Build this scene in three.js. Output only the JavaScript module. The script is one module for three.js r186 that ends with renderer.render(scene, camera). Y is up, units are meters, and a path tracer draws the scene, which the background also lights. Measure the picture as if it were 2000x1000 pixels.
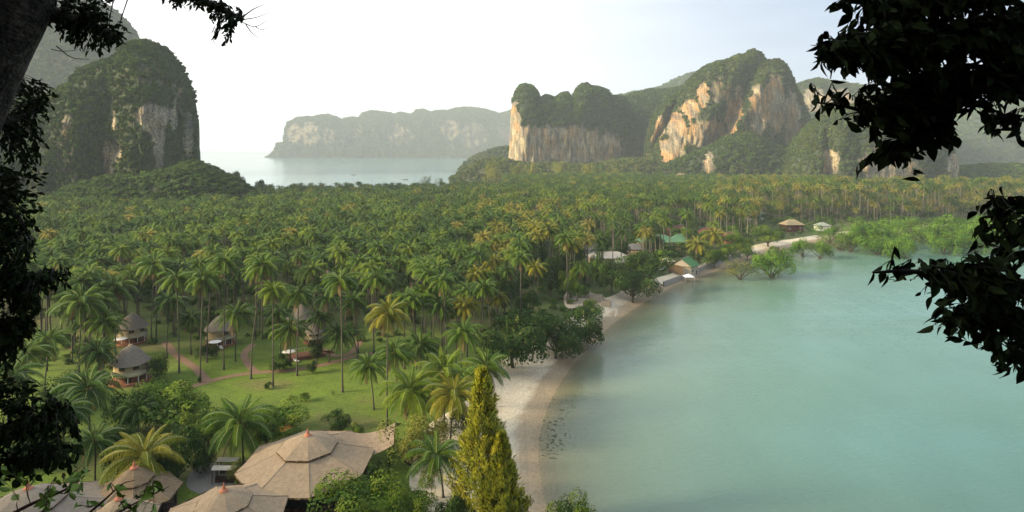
import * as THREE from 'three';
import { mergeGeometries } from 'three/addons/utils/BufferGeometryUtils.js';
import { ImprovedNoise } from 'three/addons/math/ImprovedNoise.js';

// ---------------------------------------------------------------- camera, sky, sun, exposure
const EYE = 57, F = 1250, V0 = 293;                       // eye height over the sea (m); focal length and horizon line of the lens
const scene = new THREE.Scene();
const camera = new THREE.PerspectiveCamera(2 * Math.atan(500 / F) * 180 / Math.PI, 2, 0.5, 20000);
camera.position.set(0, EYE, 0);
camera.setViewOffset(2000, 1000, 0, 500 - V0, 2000, 1000); // level camera, lens shifted down
const renderer = new THREE.WebGLRenderer();
renderer.toneMapping = THREE.LinearToneMapping;
renderer.toneMappingExposure = 2.1;
renderer.shadowMap.enabled = true;
const SUN_AZ = -90, SUN_EL = 24;                          // degrees: left of straight ahead, above the horizon
const rad = (d) => d * Math.PI / 180;
const sunDir = new THREE.Vector3(Math.sin(rad(SUN_AZ)) * Math.cos(rad(SUN_EL)), Math.sin(rad(SUN_EL)), -Math.cos(rad(SUN_AZ)) * Math.cos(rad(SUN_EL)));
const sun = new THREE.DirectionalLight(new THREE.Color(1.0, 0.80, 0.50), 5.0);
sun.name = 'sun'; sun.position.copy(sunDir).multiplyScalar(2500); sun.castShadow = true; sun.shadow.radius = 24;
sun.shadow.mapSize.set(4096, 4096);
Object.assign(sun.shadow.camera, { left: -1600, right: 1600, top: 1200, bottom: -1200, near: 10, far: 6000 });
sun.target.position.set(0, 0, -700);
scene.add(sun, sun.target);
{
  const W = 1024, Hh = 512, data = new Float32Array(W * Hh * 4), P = new ImprovedNoise();
  const ss = THREE.MathUtils.smoothstep, mix = THREE.MathUtils.lerp;
  for (let r = 0; r < Hh; r++) for (let c = 0; c < W; c++) {
    const el = ((r + 0.5) / Hh - 0.5) * Math.PI, round = ((c + 0.5) / W - 0.5) * 2 * Math.PI;
    const x = Math.cos(round) * Math.cos(el), y = Math.sin(el), z = Math.sin(round) * Math.cos(el);
    const toSun = x * sunDir.x + y * sunDir.y + z * sunDir.z, up = Math.max(0, y);
    const g = ss(toSun, -0.55, 0.55), hor = Math.exp(-up * 5.5);
    const blue = [mix(0.20, 0.42, hor), mix(0.30, 0.48, hor), mix(0.46, 0.57, hor)];
    const glow = [mix(0.92, 1.22, hor), mix(0.95, 1.20, hor), mix(0.98, 1.14, hor)];
    const near = Math.pow(Math.max(0, toSun), 10) * 0.7, wisp = 0.03 * P.noise(x * 3, y * 26, z * 3 + 5) + 0.02 * P.noise(x * 9, y * 60, z * 9);
    for (let k = 0; k < 3; k++) data[(r * W + c) * 4 + k] = Math.max(0, mix(blue[k], glow[k], g) + near * [1, 0.9, 0.7][k] + wisp * (up > 0 ? 1 : 0)) * 0.75;
    data[(r * W + c) * 4 + 3] = 1;
  }
  const t = new THREE.DataTexture(data, W, Hh, THREE.RGBAFormat, THREE.FloatType);
  t.mapping = THREE.EquirectangularReflectionMapping; t.magFilter = THREE.LinearFilter; t.needsUpdate = true;
  scene.background = t; scene.environment = t;
}
scene.fog = new THREE.FogExp2(new THREE.Color(0.80, 0.93, 1.0), 0.00013);

// ---------------------------------------------------------------- helpers
const V = (x, y, z) => new THREE.Vector3(x, y, z);
const C = (r, g, b) => new THREE.Color().setRGB(r, g, b);
const { lerp, clamp, smoothstep } = THREE.MathUtils;
function rng(seed) { let s = seed * 2654435761 >>> 0; return () => { s = (s + 0x6d2b79f5) | 0; let t = Math.imul(s ^ (s >>> 15), 1 | s); t = (t + Math.imul(t ^ (t >>> 7), 61 | t)) ^ t; return ((t ^ (t >>> 14)) >>> 0) / 4294967296; }; }
const PN = new ImprovedNoise();
const noise = (x, y = 0, z = 0) => PN.noise(x + 100.37, y + 50.71, z + 30.13);
const fbm = (x, y = 0, z = 0, o = 4) => { let s = 0, a = 0.5; for (let i = 0; i < o; i++) { s += a * noise(x, y, z); x *= 2.03; y *= 2.03; z *= 2.03; a *= 0.5; } return s; };
const at = (u, v, y = 2) => { const d = (EYE - y) * F / (v - V0); return V((u - 1000) * d / F, y, -d); };   // where the line of sight meets the level y
const far = (u, v, d) => V((u - 1000) * d / F, EYE - (v - V0) * d / F, -d);
const px = (p) => [1000 + F * p.x / -p.z, V0 + F * (EYE - p.y) / -p.z];
const piece = (tab, x) => { if (x <= tab[0][0]) return tab[0][1]; for (let i = 1; i < tab.length; i++) if (x <= tab[i][0]) return lerp(tab[i - 1][1], tab[i][1], (x - tab[i - 1][0]) / (tab[i][0] - tab[i - 1][0])); return tab[tab.length - 1][1]; };
const used = {};
function numbered(n) { const k = used[n] = (used[n] ?? -1) + 1; return k ? `${n}_${String(k).padStart(3, '0')}` : n; }
function tag(o, label, category, group, kind) { o.userData = { label, category }; if (group) o.userData.group = group; if (kind) o.userData.kind = kind; return o; }
function thing(name, label, category, pos, group, kind) { const o = new THREE.Group(); o.name = numbered(name); if (pos) o.position.copy(pos); scene.add(o); return tag(o, label, category, group, kind); }
function part(name, geo, mat, parent, kind) { const m = new THREE.Mesh(geo, mat); m.name = name; m.castShadow = m.receiveShadow = true; if (kind) m.userData.kind = kind; (parent ?? scene).add(m); return m; }
function struct(name, geo, mat, label, category) { const m = part(numbered(name), geo, mat, scene); return tag(m, label, category, null, 'structure'); }
class Buf {                                               // collects triangles with normals, colours and uv
  constructor() { this.p = []; this.n = []; this.c = []; this.t = []; this.i = []; }
  v(p, n, c, u = 0, w = 0) { this.p.push(p.x, p.y, p.z); this.n.push(n.x, n.y, n.z); this.c.push(c.r, c.g, c.b); this.t.push(u, w); return this.p.length / 3 - 1; }
  f(a, b, c) { this.i.push(a, b, c); }
  geo(normals) {
    if (!normals) for (let k = 0; k < this.i.length; k += 3) {      // wind each face to agree with its normals
      const [a, b, c] = [this.i[k] * 3, this.i[k + 1] * 3, this.i[k + 2] * 3], p = this.p, n = this.n, ux = p[b] - p[a], uy = p[b + 1] - p[a + 1], uz = p[b + 2] - p[a + 2], vx = p[c] - p[a], vy = p[c + 1] - p[a + 1], vz = p[c + 2] - p[a + 2];
      if ((uy * vz - uz * vy) * (n[a] + n[b] + n[c]) + (uz * vx - ux * vz) * (n[a + 1] + n[b + 1] + n[c + 1]) + (ux * vy - uy * vx) * (n[a + 2] + n[b + 2] + n[c + 2]) < 0) { const t = this.i[k + 1]; this.i[k + 1] = this.i[k + 2]; this.i[k + 2] = t; }
    }
    const g = new THREE.BufferGeometry();
    g.setAttribute('position', new THREE.Float32BufferAttribute(this.p, 3)); g.setAttribute('normal', new THREE.Float32BufferAttribute(this.n, 3));
    g.setAttribute('color', new THREE.Float32BufferAttribute(this.c, 3)); g.setAttribute('uv', new THREE.Float32BufferAttribute(this.t, 2)); g.setIndex(this.i);
    if (normals) g.computeVertexNormals();
    return g;
  }
}
const box = (w, h, d, x = 0, y = 0, z = 0, ry = 0) => { const g = new THREE.BoxGeometry(w, h, d); g.translate(0, h / 2, 0); if (ry) g.rotateY(ry); return g.translate(x, y, z); };
const merge = (list) => mergeGeometries(list.map((g) => { const k = g.index ? g.toNonIndexed() : g; for (const n of Object.keys(k.attributes)) if (!['position', 'normal', 'uv'].includes(n)) k.deleteAttribute(n); return k; }));
function tube(points, r0, r1, seg = 10, sides = 7) {       // tapered limb along points
  const curve = new THREE.CatmullRomCurve3(points), b = new Buf(), fr = curve.computeFrenetFrames(seg, false), w = C(1, 1, 1);
  const len = curve.getLength();
  for (let k = 0; k <= seg; k++) {
    const s = k / seg, c = curve.getPoint(s), r = typeof r0 === 'function' ? r0(s) : lerp(r0, r1, s);
    for (let q = 0; q <= sides; q++) { const a = q / sides * 2 * Math.PI, n = fr.normals[k].clone().multiplyScalar(Math.cos(a)).addScaledVector(fr.binormals[k], Math.sin(a)); b.v(c.clone().addScaledVector(n, r), n, w, q / sides * 6.28 * r, s * len); }
  }
  const m = sides + 1;
  for (let k = 0; k < seg; k++) for (let q = 0; q < sides; q++) { const a = k * m + q; b.f(a, a + 1, a + m); b.f(a + 1, a + m + 1, a + m); }
  return b.geo();
}
function tex(size, fn, repeat = 1, color = true) {          // tileable computed texture; fn(x, y, N) with N(fx, fy, seed) periodic noise
  const d = new Uint8Array(size * size * 4);
  const N = (x, y, fx, fy, s) => { const a = noise(x * fx, y * fy, s), b = noise((x - 1) * fx, y * fy, s), c = noise(x * fx, (y - 1) * fy, s), e = noise((x - 1) * fx, (y - 1) * fy, s); return lerp(lerp(a, b, smoothstep(x, 0.8, 1)), lerp(c, e, smoothstep(x, 0.8, 1)), smoothstep(y, 0.8, 1)); };
  for (let j = 0; j < size; j++) for (let i = 0; i < size; i++) { const v = fn(i / size, j / size, N); for (let k = 0; k < 3; k++) d[(j * size + i) * 4 + k] = clamp((Array.isArray(v) ? v[k] : v) * 255, 0, 255); d[(j * size + i) * 4 + 3] = 255; }
  const t = new THREE.DataTexture(d, size, size); t.wrapS = t.wrapT = THREE.RepeatWrapping; t.magFilter = THREE.LinearFilter; t.minFilter = THREE.LinearMipmapLinearFilter; t.generateMipmaps = true; t.repeat.set(repeat, repeat);
  if (color) t.colorSpace = THREE.SRGBColorSpace; t.needsUpdate = true; return t;
}
const R0 = rng(11);
const grainT = tex(512, (x, y, N) => { const n = 0.9 + 0.12 * N(x, y, 8, 8, 1) + 0.1 * N(x, y, 31, 31, 2) + 0.16 * (R0() - 0.5); return [n, n, n * 0.985]; });
const grassT = tex(512, (x, y, N) => { const n = 0.88 + 0.08 * N(x, y, 6, 6, 3) + 0.25 * N(x, y, 12, 12, 13) + 0.4 * N(x, y, 30, 30, 4) + 0.45 * (R0() - 0.5); return [n * (1 + 0.12 * N(x, y, 5, 5, 9)), n, n * 0.9]; });
const streakT = tex(512, (x, y, N) => { const n = 0.82 + 0.22 * N(x, y, 34, 5, 5) + 0.22 * N(x, y, 12, 4, 6) + 0.35 * N(x, y, 24, 30, 7) + 0.3 * N(x, y, 40, 44, 17) + 0.12 * (R0() - 0.5); return [n, n * (1 - 0.05 * N(x, y, 14, 3, 8)), n * (0.96 - 0.12 * N(x, y, 10, 3, 9))]; });
const streakB = tex(512, (x, y, N) => 0.5 + 0.5 * N(x, y, 26, 3, 15) + 0.35 * N(x, y, 40, 24, 16), 1, false);
const thatchT = tex(512, (x, y, N) => { const row = (y * 26) % 1, n = 0.86 + 0.08 * N(x, y, 7, 7, 21) + 0.22 * N(x, y, 60, 40, 22) + 0.3 * (R0() - 0.5) - 0.12 * (row < 0.18 ? 1 : 0); return [n, n * 0.985, n * 0.96]; });
const thatchB = tex(512, (x, y, N) => 0.35 + 0.5 * ((y * 26) % 1) + 0.3 * N(x, y, 70, 26, 23), 1, false);
const barkT = tex(512, (x, y, N) => { const n = 0.62 + 0.5 * N(x, y, 9, 5, 31) + 0.5 * N(x, y, 30, 18, 32), l = smoothstep(N(x, y, 7, 7, 33) + 0.4 * N(x, y, 22, 22, 34), 0.18, 0.4); return [lerp(n, 0.95, l), lerp(n * 0.94, 0.98, l), lerp(n * 0.86, 0.9, l)]; });
const barkB = tex(512, (x, y, N) => 0.5 + 0.6 * N(x, y, 12, 6, 35) + 0.5 * N(x, y, 34, 26, 36), 1, false);
const ringT = tex(128, (x, y, N) => { const n = 0.78 + 0.35 * N(x, y, 5, 5, 41) - 0.22 * ((y * 6) % 1 < 0.25 ? 1 : 0) + 0.15 * (R0() - 0.5); return [n, n * 0.98, n * 0.94]; });
const rippleB = tex(512, (x, y, N) => 0.5 + 0.35 * N(x, y, 9, 14, 51) + 0.3 * N(x, y, 24, 36, 52), 1, false);
const paverT = tex(256, (x, y, N) => { const bx = (x * 16 + (Math.floor(y * 32) % 2) * 0.5) % 1, by = (y * 32) % 1, j = bx < 0.07 || by < 0.12; const n = j ? 0.55 : 0.8 + 0.3 * N(x, y, 16, 32, 61) + 0.15 * (R0() - 0.5); return [n, n * 0.97, n * 0.95]; });
const std = (c, o = {}) => new THREE.MeshStandardMaterial({ color: c, roughness: 0.9, ...o });
const M = {
  leaf: new THREE.MeshPhysicalMaterial({ color: 0xffffff, vertexColors: true, roughness: 0.6, transmission: 0.28, side: THREE.DoubleSide, specularIntensity: 0.2 }),
  tree: new THREE.MeshPhysicalMaterial({ vertexColors: true, roughness: 0.85, specularIntensity: 0.3, side: THREE.DoubleSide }),
  palmTrunk: std(C(0.165, 0.155, 0.125), { map: ringT }),
  trunk: std(C(0.11, 0.09, 0.07), { map: barkT }),
  cliff: std(0xffffff, { vertexColors: true, map: streakT, bumpMap: streakB, bumpScale: 1.6, roughness: 0.95 }),
  ground: std(0xffffff, { vertexColors: true, map: grassT, roughness: 0.97 }),
  sand: std(0xffffff, { vertexColors: true, map: grainT, roughness: 0.95 }),
  thatch: std(C(0.40, 0.31, 0.22), { map: thatchT, bumpMap: thatchB, bumpScale: 0.06, vertexColors: true, side: THREE.DoubleSide }),
  thatchGrey: std(C(0.30, 0.26, 0.22), { map: thatchT, bumpMap: thatchB, bumpScale: 0.08, vertexColors: true, side: THREE.DoubleSide }),
  thatchBrown: std(C(0.26, 0.19, 0.12), { map: thatchT, bumpMap: thatchB, bumpScale: 0.08, vertexColors: true, side: THREE.DoubleSide }),
  hip: std(C(0.33, 0.26, 0.18), { map: grainT }),
  terracotta: std(C(0.42, 0.16, 0.09)), cream: std(C(0.58, 0.47, 0.30), { map: grainT }), white: std(C(0.78, 0.77, 0.73), { map: grainT }),
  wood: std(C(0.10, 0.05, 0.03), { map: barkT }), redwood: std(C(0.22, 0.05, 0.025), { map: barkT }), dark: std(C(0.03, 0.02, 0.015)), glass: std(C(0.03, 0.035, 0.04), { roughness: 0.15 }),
  brick: std(C(0.30, 0.12, 0.06), { map: grainT }), orange: std(C(0.75, 0.25, 0.04), { side: THREE.DoubleSide }), canvas: std(C(0.80, 0.79, 0.76), { side: THREE.DoubleSide }),
  stone: std(C(0.30, 0.29, 0.27), { map: grainT }), paver: std(C(0.36, 0.235, 0.155), { map: paverT }), concrete: std(C(0.42, 0.36, 0.29), { map: grainT }),
  timber: std(C(0.30, 0.20, 0.11), { map: barkT }), wallTan: std(C(0.55, 0.48, 0.38), { map: grainT }),
  poolWater: new THREE.MeshPhysicalMaterial({ color: C(0.16, 0.30, 0.42), roughness: 0.06, bumpMap: rippleB, bumpScale: 0.02 }),
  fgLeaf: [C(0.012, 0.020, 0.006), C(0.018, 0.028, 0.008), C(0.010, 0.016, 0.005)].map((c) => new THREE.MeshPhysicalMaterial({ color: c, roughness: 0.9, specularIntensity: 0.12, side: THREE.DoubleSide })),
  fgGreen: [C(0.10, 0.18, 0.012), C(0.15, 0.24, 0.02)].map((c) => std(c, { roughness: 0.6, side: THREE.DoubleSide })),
  fgBark: std(C(0.050, 0.042, 0.035), { map: barkT, bumpMap: barkB, bumpScale: 0.03 }), twig: std(C(0.010, 0.008, 0.007)), redTwig: std(C(0.06, 0.03, 0.025)),
};
for (const k of ['trunk', 'fgBark']) M[k].map.repeat.set(1, 1);

// ---------------------------------------------------------------- shore line and terrain
const shorePx = [[1400, 1200], [1200, 1120], [1090, 1060], [1052, 1000], [1040, 930], [1037, 870], [1055, 800], [1088, 740], [1128, 690], [1178, 640], [1238, 598], [1302, 562], [1380, 533], [1450, 506], [1520, 486], [1590, 472], [1680, 457], [1800, 447], [1950, 439], [2150, 437]];
const shore = new THREE.CatmullRomCurve3(shorePx.map(([u, v]) => at(u, v, 0)), false, 'centripetal').getSpacedPoints(150).map((p) => [p.x, -p.z]);
const landPoly = [[60, -60], [70, 40], ...shore, [700, 540], [1600, 600], [2600, 1800], [1200, 2600], [0, 2050], [-150, 1830], [-60, 1250], [-30, 820], [-70, 640], [-220, 612], [-330, 650], [-430, 900], [-900, 1300], [-2200, 900], [-2200, -500], [60, -500]];
function landDist(x, d) {                                   // signed distance to the water's edge, land positive
  let best = 1e18, inside = false;
  for (let i = 0, j = landPoly.length - 1; i < landPoly.length; j = i++) {
    const [ax, ay] = landPoly[j], [bx, by] = landPoly[i], ex = bx - ax, ey = by - ay, t = clamp(((x - ax) * ex + (d - ay) * ey) / (ex * ex + ey * ey), 0, 1);
    const dx = x - ax - t * ex, dy = d - ay - t * ey; best = Math.min(best, dx * dx + dy * dy);
    if ((by > d) !== (ay > d) && x < (ax - bx) * (d - by) / (ay - by) + bx) inside = !inside;
  }
  return Math.sqrt(best) * (inside ? 1 : -1);
}
const groundY = (x, d, sd = landDist(x, d)) => (sd > 0 ? Math.min(2, sd * 0.15) + smoothstep(sd, 20, 80) * 0.5 * smoothstep(d, 230, 400) * (1 + fbm(x / 60, d / 60, 0, 2)) : Math.max(-5, sd * 0.035));
const onGround = (p) => { p.y = groundY(p.x, -p.z); return p; };
const steps = (...seg) => { const out = [seg[0]]; for (let i = 1; i < seg.length; i += 2) { const [to, n] = [seg[i], seg[i + 1]], from = out[out.length - 1]; for (let k = 1; k <= n; k++) out.push(lerp(from, to, k / n)); } return out; };
const gx = steps(-6000, -2000, 8, -800, 12, -200, 40, -60, 40, 160, 96, 420, 60, 900, 20, 3000, 12, 7000, 8), gd = steps(60, 80, 4, 330, 125, 560, 62, 900, 24, 2000, 20, 4000, 10, 9000, 8);
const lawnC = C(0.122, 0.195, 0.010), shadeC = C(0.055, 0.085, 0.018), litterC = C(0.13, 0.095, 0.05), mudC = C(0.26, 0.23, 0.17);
{
  const g = new Buf(), s = { p: [], c: [], t: [], n: [], i: [] }, W = gx.length, up = V(0, 1, 0);
  for (let j = 0; j < gd.length; j++) for (let i = 0; i < W; i++) {
    const x = gx[i], d = gd[j], sd = landDist(x, d), y = groundY(x, d, sd), n = fbm(x / 14, d / 14, 3, 4), m = fbm(x / 45, d / 45, 9, 3);
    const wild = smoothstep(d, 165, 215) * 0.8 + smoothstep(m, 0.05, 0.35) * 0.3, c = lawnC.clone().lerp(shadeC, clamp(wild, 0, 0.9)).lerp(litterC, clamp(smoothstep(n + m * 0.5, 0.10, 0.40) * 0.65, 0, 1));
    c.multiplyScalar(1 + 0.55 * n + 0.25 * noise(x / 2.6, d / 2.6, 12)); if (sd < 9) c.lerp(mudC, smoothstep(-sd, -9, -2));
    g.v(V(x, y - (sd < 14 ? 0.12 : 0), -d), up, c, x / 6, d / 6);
    // water: turbid, hides its bed with depth
    const depth = Math.max(0, -y), patch = fbm(x / 70, d / 38, 20, 4), fine = fbm(x / 9, d / 25, 31, 3), west = smoothstep(d, 500, 700) * smoothstep(-x, -250, 0);
    const wc = C(0.084, 0.188, 0.152).lerp(C(0.096, 0.215, 0.190), smoothstep(patch, -0.2, 0.4)).lerp(C(0.20, 0.21, 0.12), 0.8 * Math.exp(-depth * 1.1)).multiplyScalar(1 + 0.12 * fine).lerp(C(0.11, 0.23, 0.235), west);
    s.p.push(x, 0, -d); s.n.push(0, 1, 0); s.c.push(wc.r, wc.g, wc.b, y > 0.3 ? 0 : clamp(1 - Math.exp(-(depth + 0.02) * 3.6), 0, 1)); s.t.push(x / 16, d / 16);
  }
  for (let j = 0; j < gd.length - 1; j++) for (let i = 0; i < W - 1; i++) { const a = j * W + i; g.f(a, a + 1, a + W); g.f(a + 1, a + W + 1, a + W); if (Math.min(g.p[a * 3 + 1], g.p[(a + 1) * 3 + 1], g.p[(a + W) * 3 + 1], g.p[(a + W + 1) * 3 + 1]) < 0.35) s.i.push(a, a + 1, a + W, a + 1, a + W + 1, a + W); }
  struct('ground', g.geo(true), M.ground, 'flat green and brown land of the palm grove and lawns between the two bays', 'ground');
  const sg = new THREE.BufferGeometry();
  sg.setAttribute('position', new THREE.Float32BufferAttribute(s.p, 3)); sg.setAttribute('normal', new THREE.Float32BufferAttribute(s.n, 3)); sg.setAttribute('color', new THREE.Float32BufferAttribute(s.c, 4)); sg.setAttribute('uv', new THREE.Float32BufferAttribute(s.t, 2)); sg.setIndex(s.i);
  struct('sea_water', sg, new THREE.MeshPhysicalMaterial({ color: 0xffffff, vertexColors: true, transparent: true, roughness: 0.12, ior: 1.33, bumpMap: rippleB, bumpScale: 0.07 }), 'calm milky turquoise sea water filling the bay and the farther bay beyond', 'sea');
}
{ // the beach: a strip of dry then wet sand along the shore
  const inner = [[1400, 2], [1100, 10], [960, 22], [860, 22], [800, 16], [740, 17.5], [690, 14], [640, 12], [598, 12], [562, 10], [533, 9], [506, 9], [486, 12], [437, 6]];
  const b = new Buf(), pts = new THREE.CatmullRomCurve3(shorePx.map(([u, v]) => at(u, v, 0)), false, 'centripetal').getSpacedPoints(260), K = 34;
  for (let i = 0; i < pts.length; i++) {
    const p = pts[i], q = pts[Math.min(i + 1, pts.length - 1)].clone().sub(pts[Math.max(i - 1, 0)]).normalize(), side = V(q.z, 0, -q.x), w = piece(inner.slice().reverse(), px(p)[1]) + 1.6 * fbm(i / 9, 0, 4, 3);
    const sgn = landDist(p.x + side.x * 4, -(p.z + side.z * 4)) > 0 ? 1 : -1;
    for (let k = 0; k <= K; k++) {
      const o = lerp(-16, w, k / K), r = p.clone().addScaledVector(side, sgn * o), y = groundY(r.x, -r.z) + (k === K ? -0.3 : 0.05), nn = fbm(r.x / 2.2, r.z / 2.2, 7, 3), edge = 3.3 + 1.5 * fbm(i / 10, 0, 8, 3) + nn * 1.2;
      const c = C(0.66, 0.585, 0.455).lerp(C(0.37, 0.295, 0.20), smoothstep(-o, -edge - 0.5, -edge + 0.7)).lerp(C(0.27, 0.205, 0.12), smoothstep(-o, -2, 4));
      c.multiplyScalar(1 + 0.22 * nn); if (Math.abs(o - edge - 0.6) < 0.5 && nn > 0.1) c.multiplyScalar(0.7);
      b.v(V(r.x, y, r.z), V(0, 1, 0), c, r.x / 5, r.z / 5);
    }
  }
  for (let i = 0; i < pts.length - 1; i++) for (let k = 0; k < K; k++) { const a = i * (K + 1) + k; b.f(a, a + 1, a + K + 1); b.f(a + 1, a + K + 2, a + K + 1); }
  const g = b.geo(true); struct('beach', g, new THREE.MeshStandardMaterial({ vertexColors: true, map: grainT, roughness: 0.95, side: THREE.DoubleSide }), 'curved strip of pale sand with a wet brown edge along the turquoise bay', 'beach');
}
function flat(name, pts, mat, label, category, y = 0.05, uvs = 3) {                      // a level sheet with the outline pts (pixels on the ground)
  const w = pts.map(([u, v]) => at(u, v, 2)), s = new THREE.Shape(new THREE.CatmullRomCurve3(w.map((p) => V(p.x, -p.z, 0)), true).getSpacedPoints(48).map((p) => new THREE.Vector2(p.x, p.y)));
  const g = new THREE.ShapeGeometry(s); g.rotateX(-Math.PI / 2); const n = g.attributes.position, c = [];
  for (let i = 0; i < n.count; i++) { n.setY(i, groundY(n.getX(i), -n.getZ(i)) + y); g.attributes.uv.setXY(i, n.getX(i) / uvs, n.getZ(i) / uvs); const k = 1; c.push(0.55 * k, 0.46 * k, 0.36 * k); }
  g.setAttribute('color', new THREE.Float32BufferAttribute(c, 3)); g.computeVertexNormals();
  return struct(name, g, mat, label, category);
}
flat('sand_clearing', [[1112, 603], [1110, 570], [1140, 570], [1175, 578], [1205, 592], [1195, 612], [1165, 600], [1140, 598]], M.sand, 'patch of pale sand beside the open tan enclosures', 'sand');
function path(pts, w, label) {
  const c = new THREE.CatmullRomCurve3(pts.map(([u, v]) => at(u, v, 2))), n = Math.ceil(c.getLength() / 1.2), b = new Buf();
  for (let i = 0; i <= n; i++) { const p = c.getPointAt(i / n), t = c.getTangentAt(i / n), ww = w * (1 + 0.12 * noise(i / 3, w)); for (const s of [-1, 1]) { const q = V(p.x + s * ww * -t.z / 2, 0, p.z + s * ww * t.x / 2); q.y = groundY(q.x, -q.z) + 0.035 + path.n * 0.004; b.v(q, V(0, 1, 0), C(1, 1, 1), s * w / 2 / 2.4, i * 1.2 / 2.4); } }
  for (let i = 0; i < n; i++) { const a = i * 2; b.f(a, a + 1, a + 2); b.f(a + 1, a + 3, a + 2); }
  path.n++; return struct('path', b.geo(true), M.paver, label, 'path');
}
path.n = 0;
path([[365, 758], [405, 746], [450, 735], [500, 728], [560, 724], [620, 715], [660, 705], [700, 694], [760, 688]], 2.1, 'brick path crossing the whole lawn between the leaning palms');
path([[322, 668], [340, 690], [365, 708], [385, 722], [405, 746]], 2.1, 'brick path curving from the round huts down to the lawn fork');
path([[495, 672], [478, 690], [485, 712], [500, 728]], 1.9, 'short winding brick path beside the lounge terrace on the lawn');
path([[625, 680], [655, 695], [680, 692], [700, 672], [700, 655]], 1.9, 'brick path bending away behind the terrace with wooden stairs');
path([[130, 678], [170, 688], [210, 698]], 1.8, 'brick path partly hidden left of the nearest round hut');

// ---------------------------------------------------------------- foliage builders
function leafCrown({ seed, n, size, lobes = 7, flat = 1, cols, spread = 0.62, lr = [0.34, 0.52], under = -0.35, aspect = 0.55 }) {   // many folded leaf clumps through the lobes of a crown of radius 1
  const r = rng(seed), b = new Buf(), L = [];
  for (let i = 0; i < lobes; i++) { const a = r() * 6.283, q = spread * Math.sqrt((i + 0.3) / lobes); L.push([V(Math.cos(a) * q, (r() - 0.35) * 0.75 * flat, Math.sin(a) * q), lerp(lr[0], lr[1], r()), cols[Math.floor(r() * cols.length)]]); }
  for (let i = 0; i < n; i++) {
    const [c, lrad, col] = L[Math.floor(r() * lobes)], dir = V(r() * 2 - 1, lerp(under, 1, r()), r() * 2 - 1).normalize(), rr = lrad * (0.62 + 0.42 * Math.pow(r(), 0.6));
    const p = c.clone().addScaledVector(V(dir.x, dir.y * flat, dir.z), rr), t = V(r() * 2 - 1, r() * 1.4 - 0.9, r() * 2 - 1).normalize(), nn = dir.clone().multiplyScalar(0.8).add(V(r() - 0.5, r() - 0.2, r() - 0.5)).normalize();
    const side = t.clone().cross(nn).normalize(), tip = nn.clone().cross(side).normalize(), s = size * (0.6 + 0.8 * r()), k = 0.65 + 0.7 * r(), cc = col.clone().multiplyScalar(k);
    if (r() < 0.06) cc.lerp(C(0.25, 0.20, 0.05), 0.4);
    const N1 = dir.clone().multiplyScalar(0.65).addScaledVector(nn, 0.6).normalize();
    const a = b.v(p.clone().addScaledVector(tip, -s * 0.5), N1, cc), e = b.v(p.clone().addScaledVector(side, s * aspect * 0.5).addScaledVector(nn, -s * 0.12), N1, cc), f = b.v(p.clone().addScaledVector(tip, s * 0.5), N1, cc), g = b.v(p.clone().addScaledVector(side, -s * aspect * 0.5).addScaledVector(nn, -s * 0.12), N1, cc);
    b.f(a, e, f); b.f(a, f, g);
  }
  return b.geo();
}
const G = { dark: C(0.026, 0.056, 0.010), mid: C(0.046, 0.095, 0.012), bright: C(0.085, 0.155, 0.014), yellow: C(0.16, 0.175, 0.018), olive: C(0.085, 0.10, 0.020), gold: C(0.26, 0.17, 0.045), blue: C(0.04, 0.075, 0.04) };
const forestGeo = [1, 2, 3].map((k) => leafCrown({ seed: 500 + k, n: 190, size: 0.36, lobes: 6, flat: 0.85, cols: [C(0.9, 0.9, 0.9), C(1.1, 1.1, 1), C(0.75, 0.8, 0.75)], aspect: 0.8 }));
const forestMat = new THREE.MeshPhysicalMaterial({ vertexColors: true, roughness: 0.9, specularIntensity: 0.25, side: THREE.DoubleSide });
function scatter(name, geo, mat, list, parent) {             // list of [pos, sx, sy, yaw, color]
  const m = new THREE.InstancedMesh(geo, mat, list.length), o = new THREE.Object3D();
  list.forEach(([p, sx, sy, yaw, col, tx = 0, tz = 0], i) => { o.position.copy(p); o.rotation.set(tx, yaw, tz); o.scale.set(sx, sy, sx); o.updateMatrix(); m.setMatrixAt(i, o.matrix); if (col) m.setColorAt(i, col); });
  m.name = name; m.castShadow = m.receiveShadow = true; m.userData.kind = 'stuff'; (parent ?? scene).add(m); return m;
}

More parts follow.
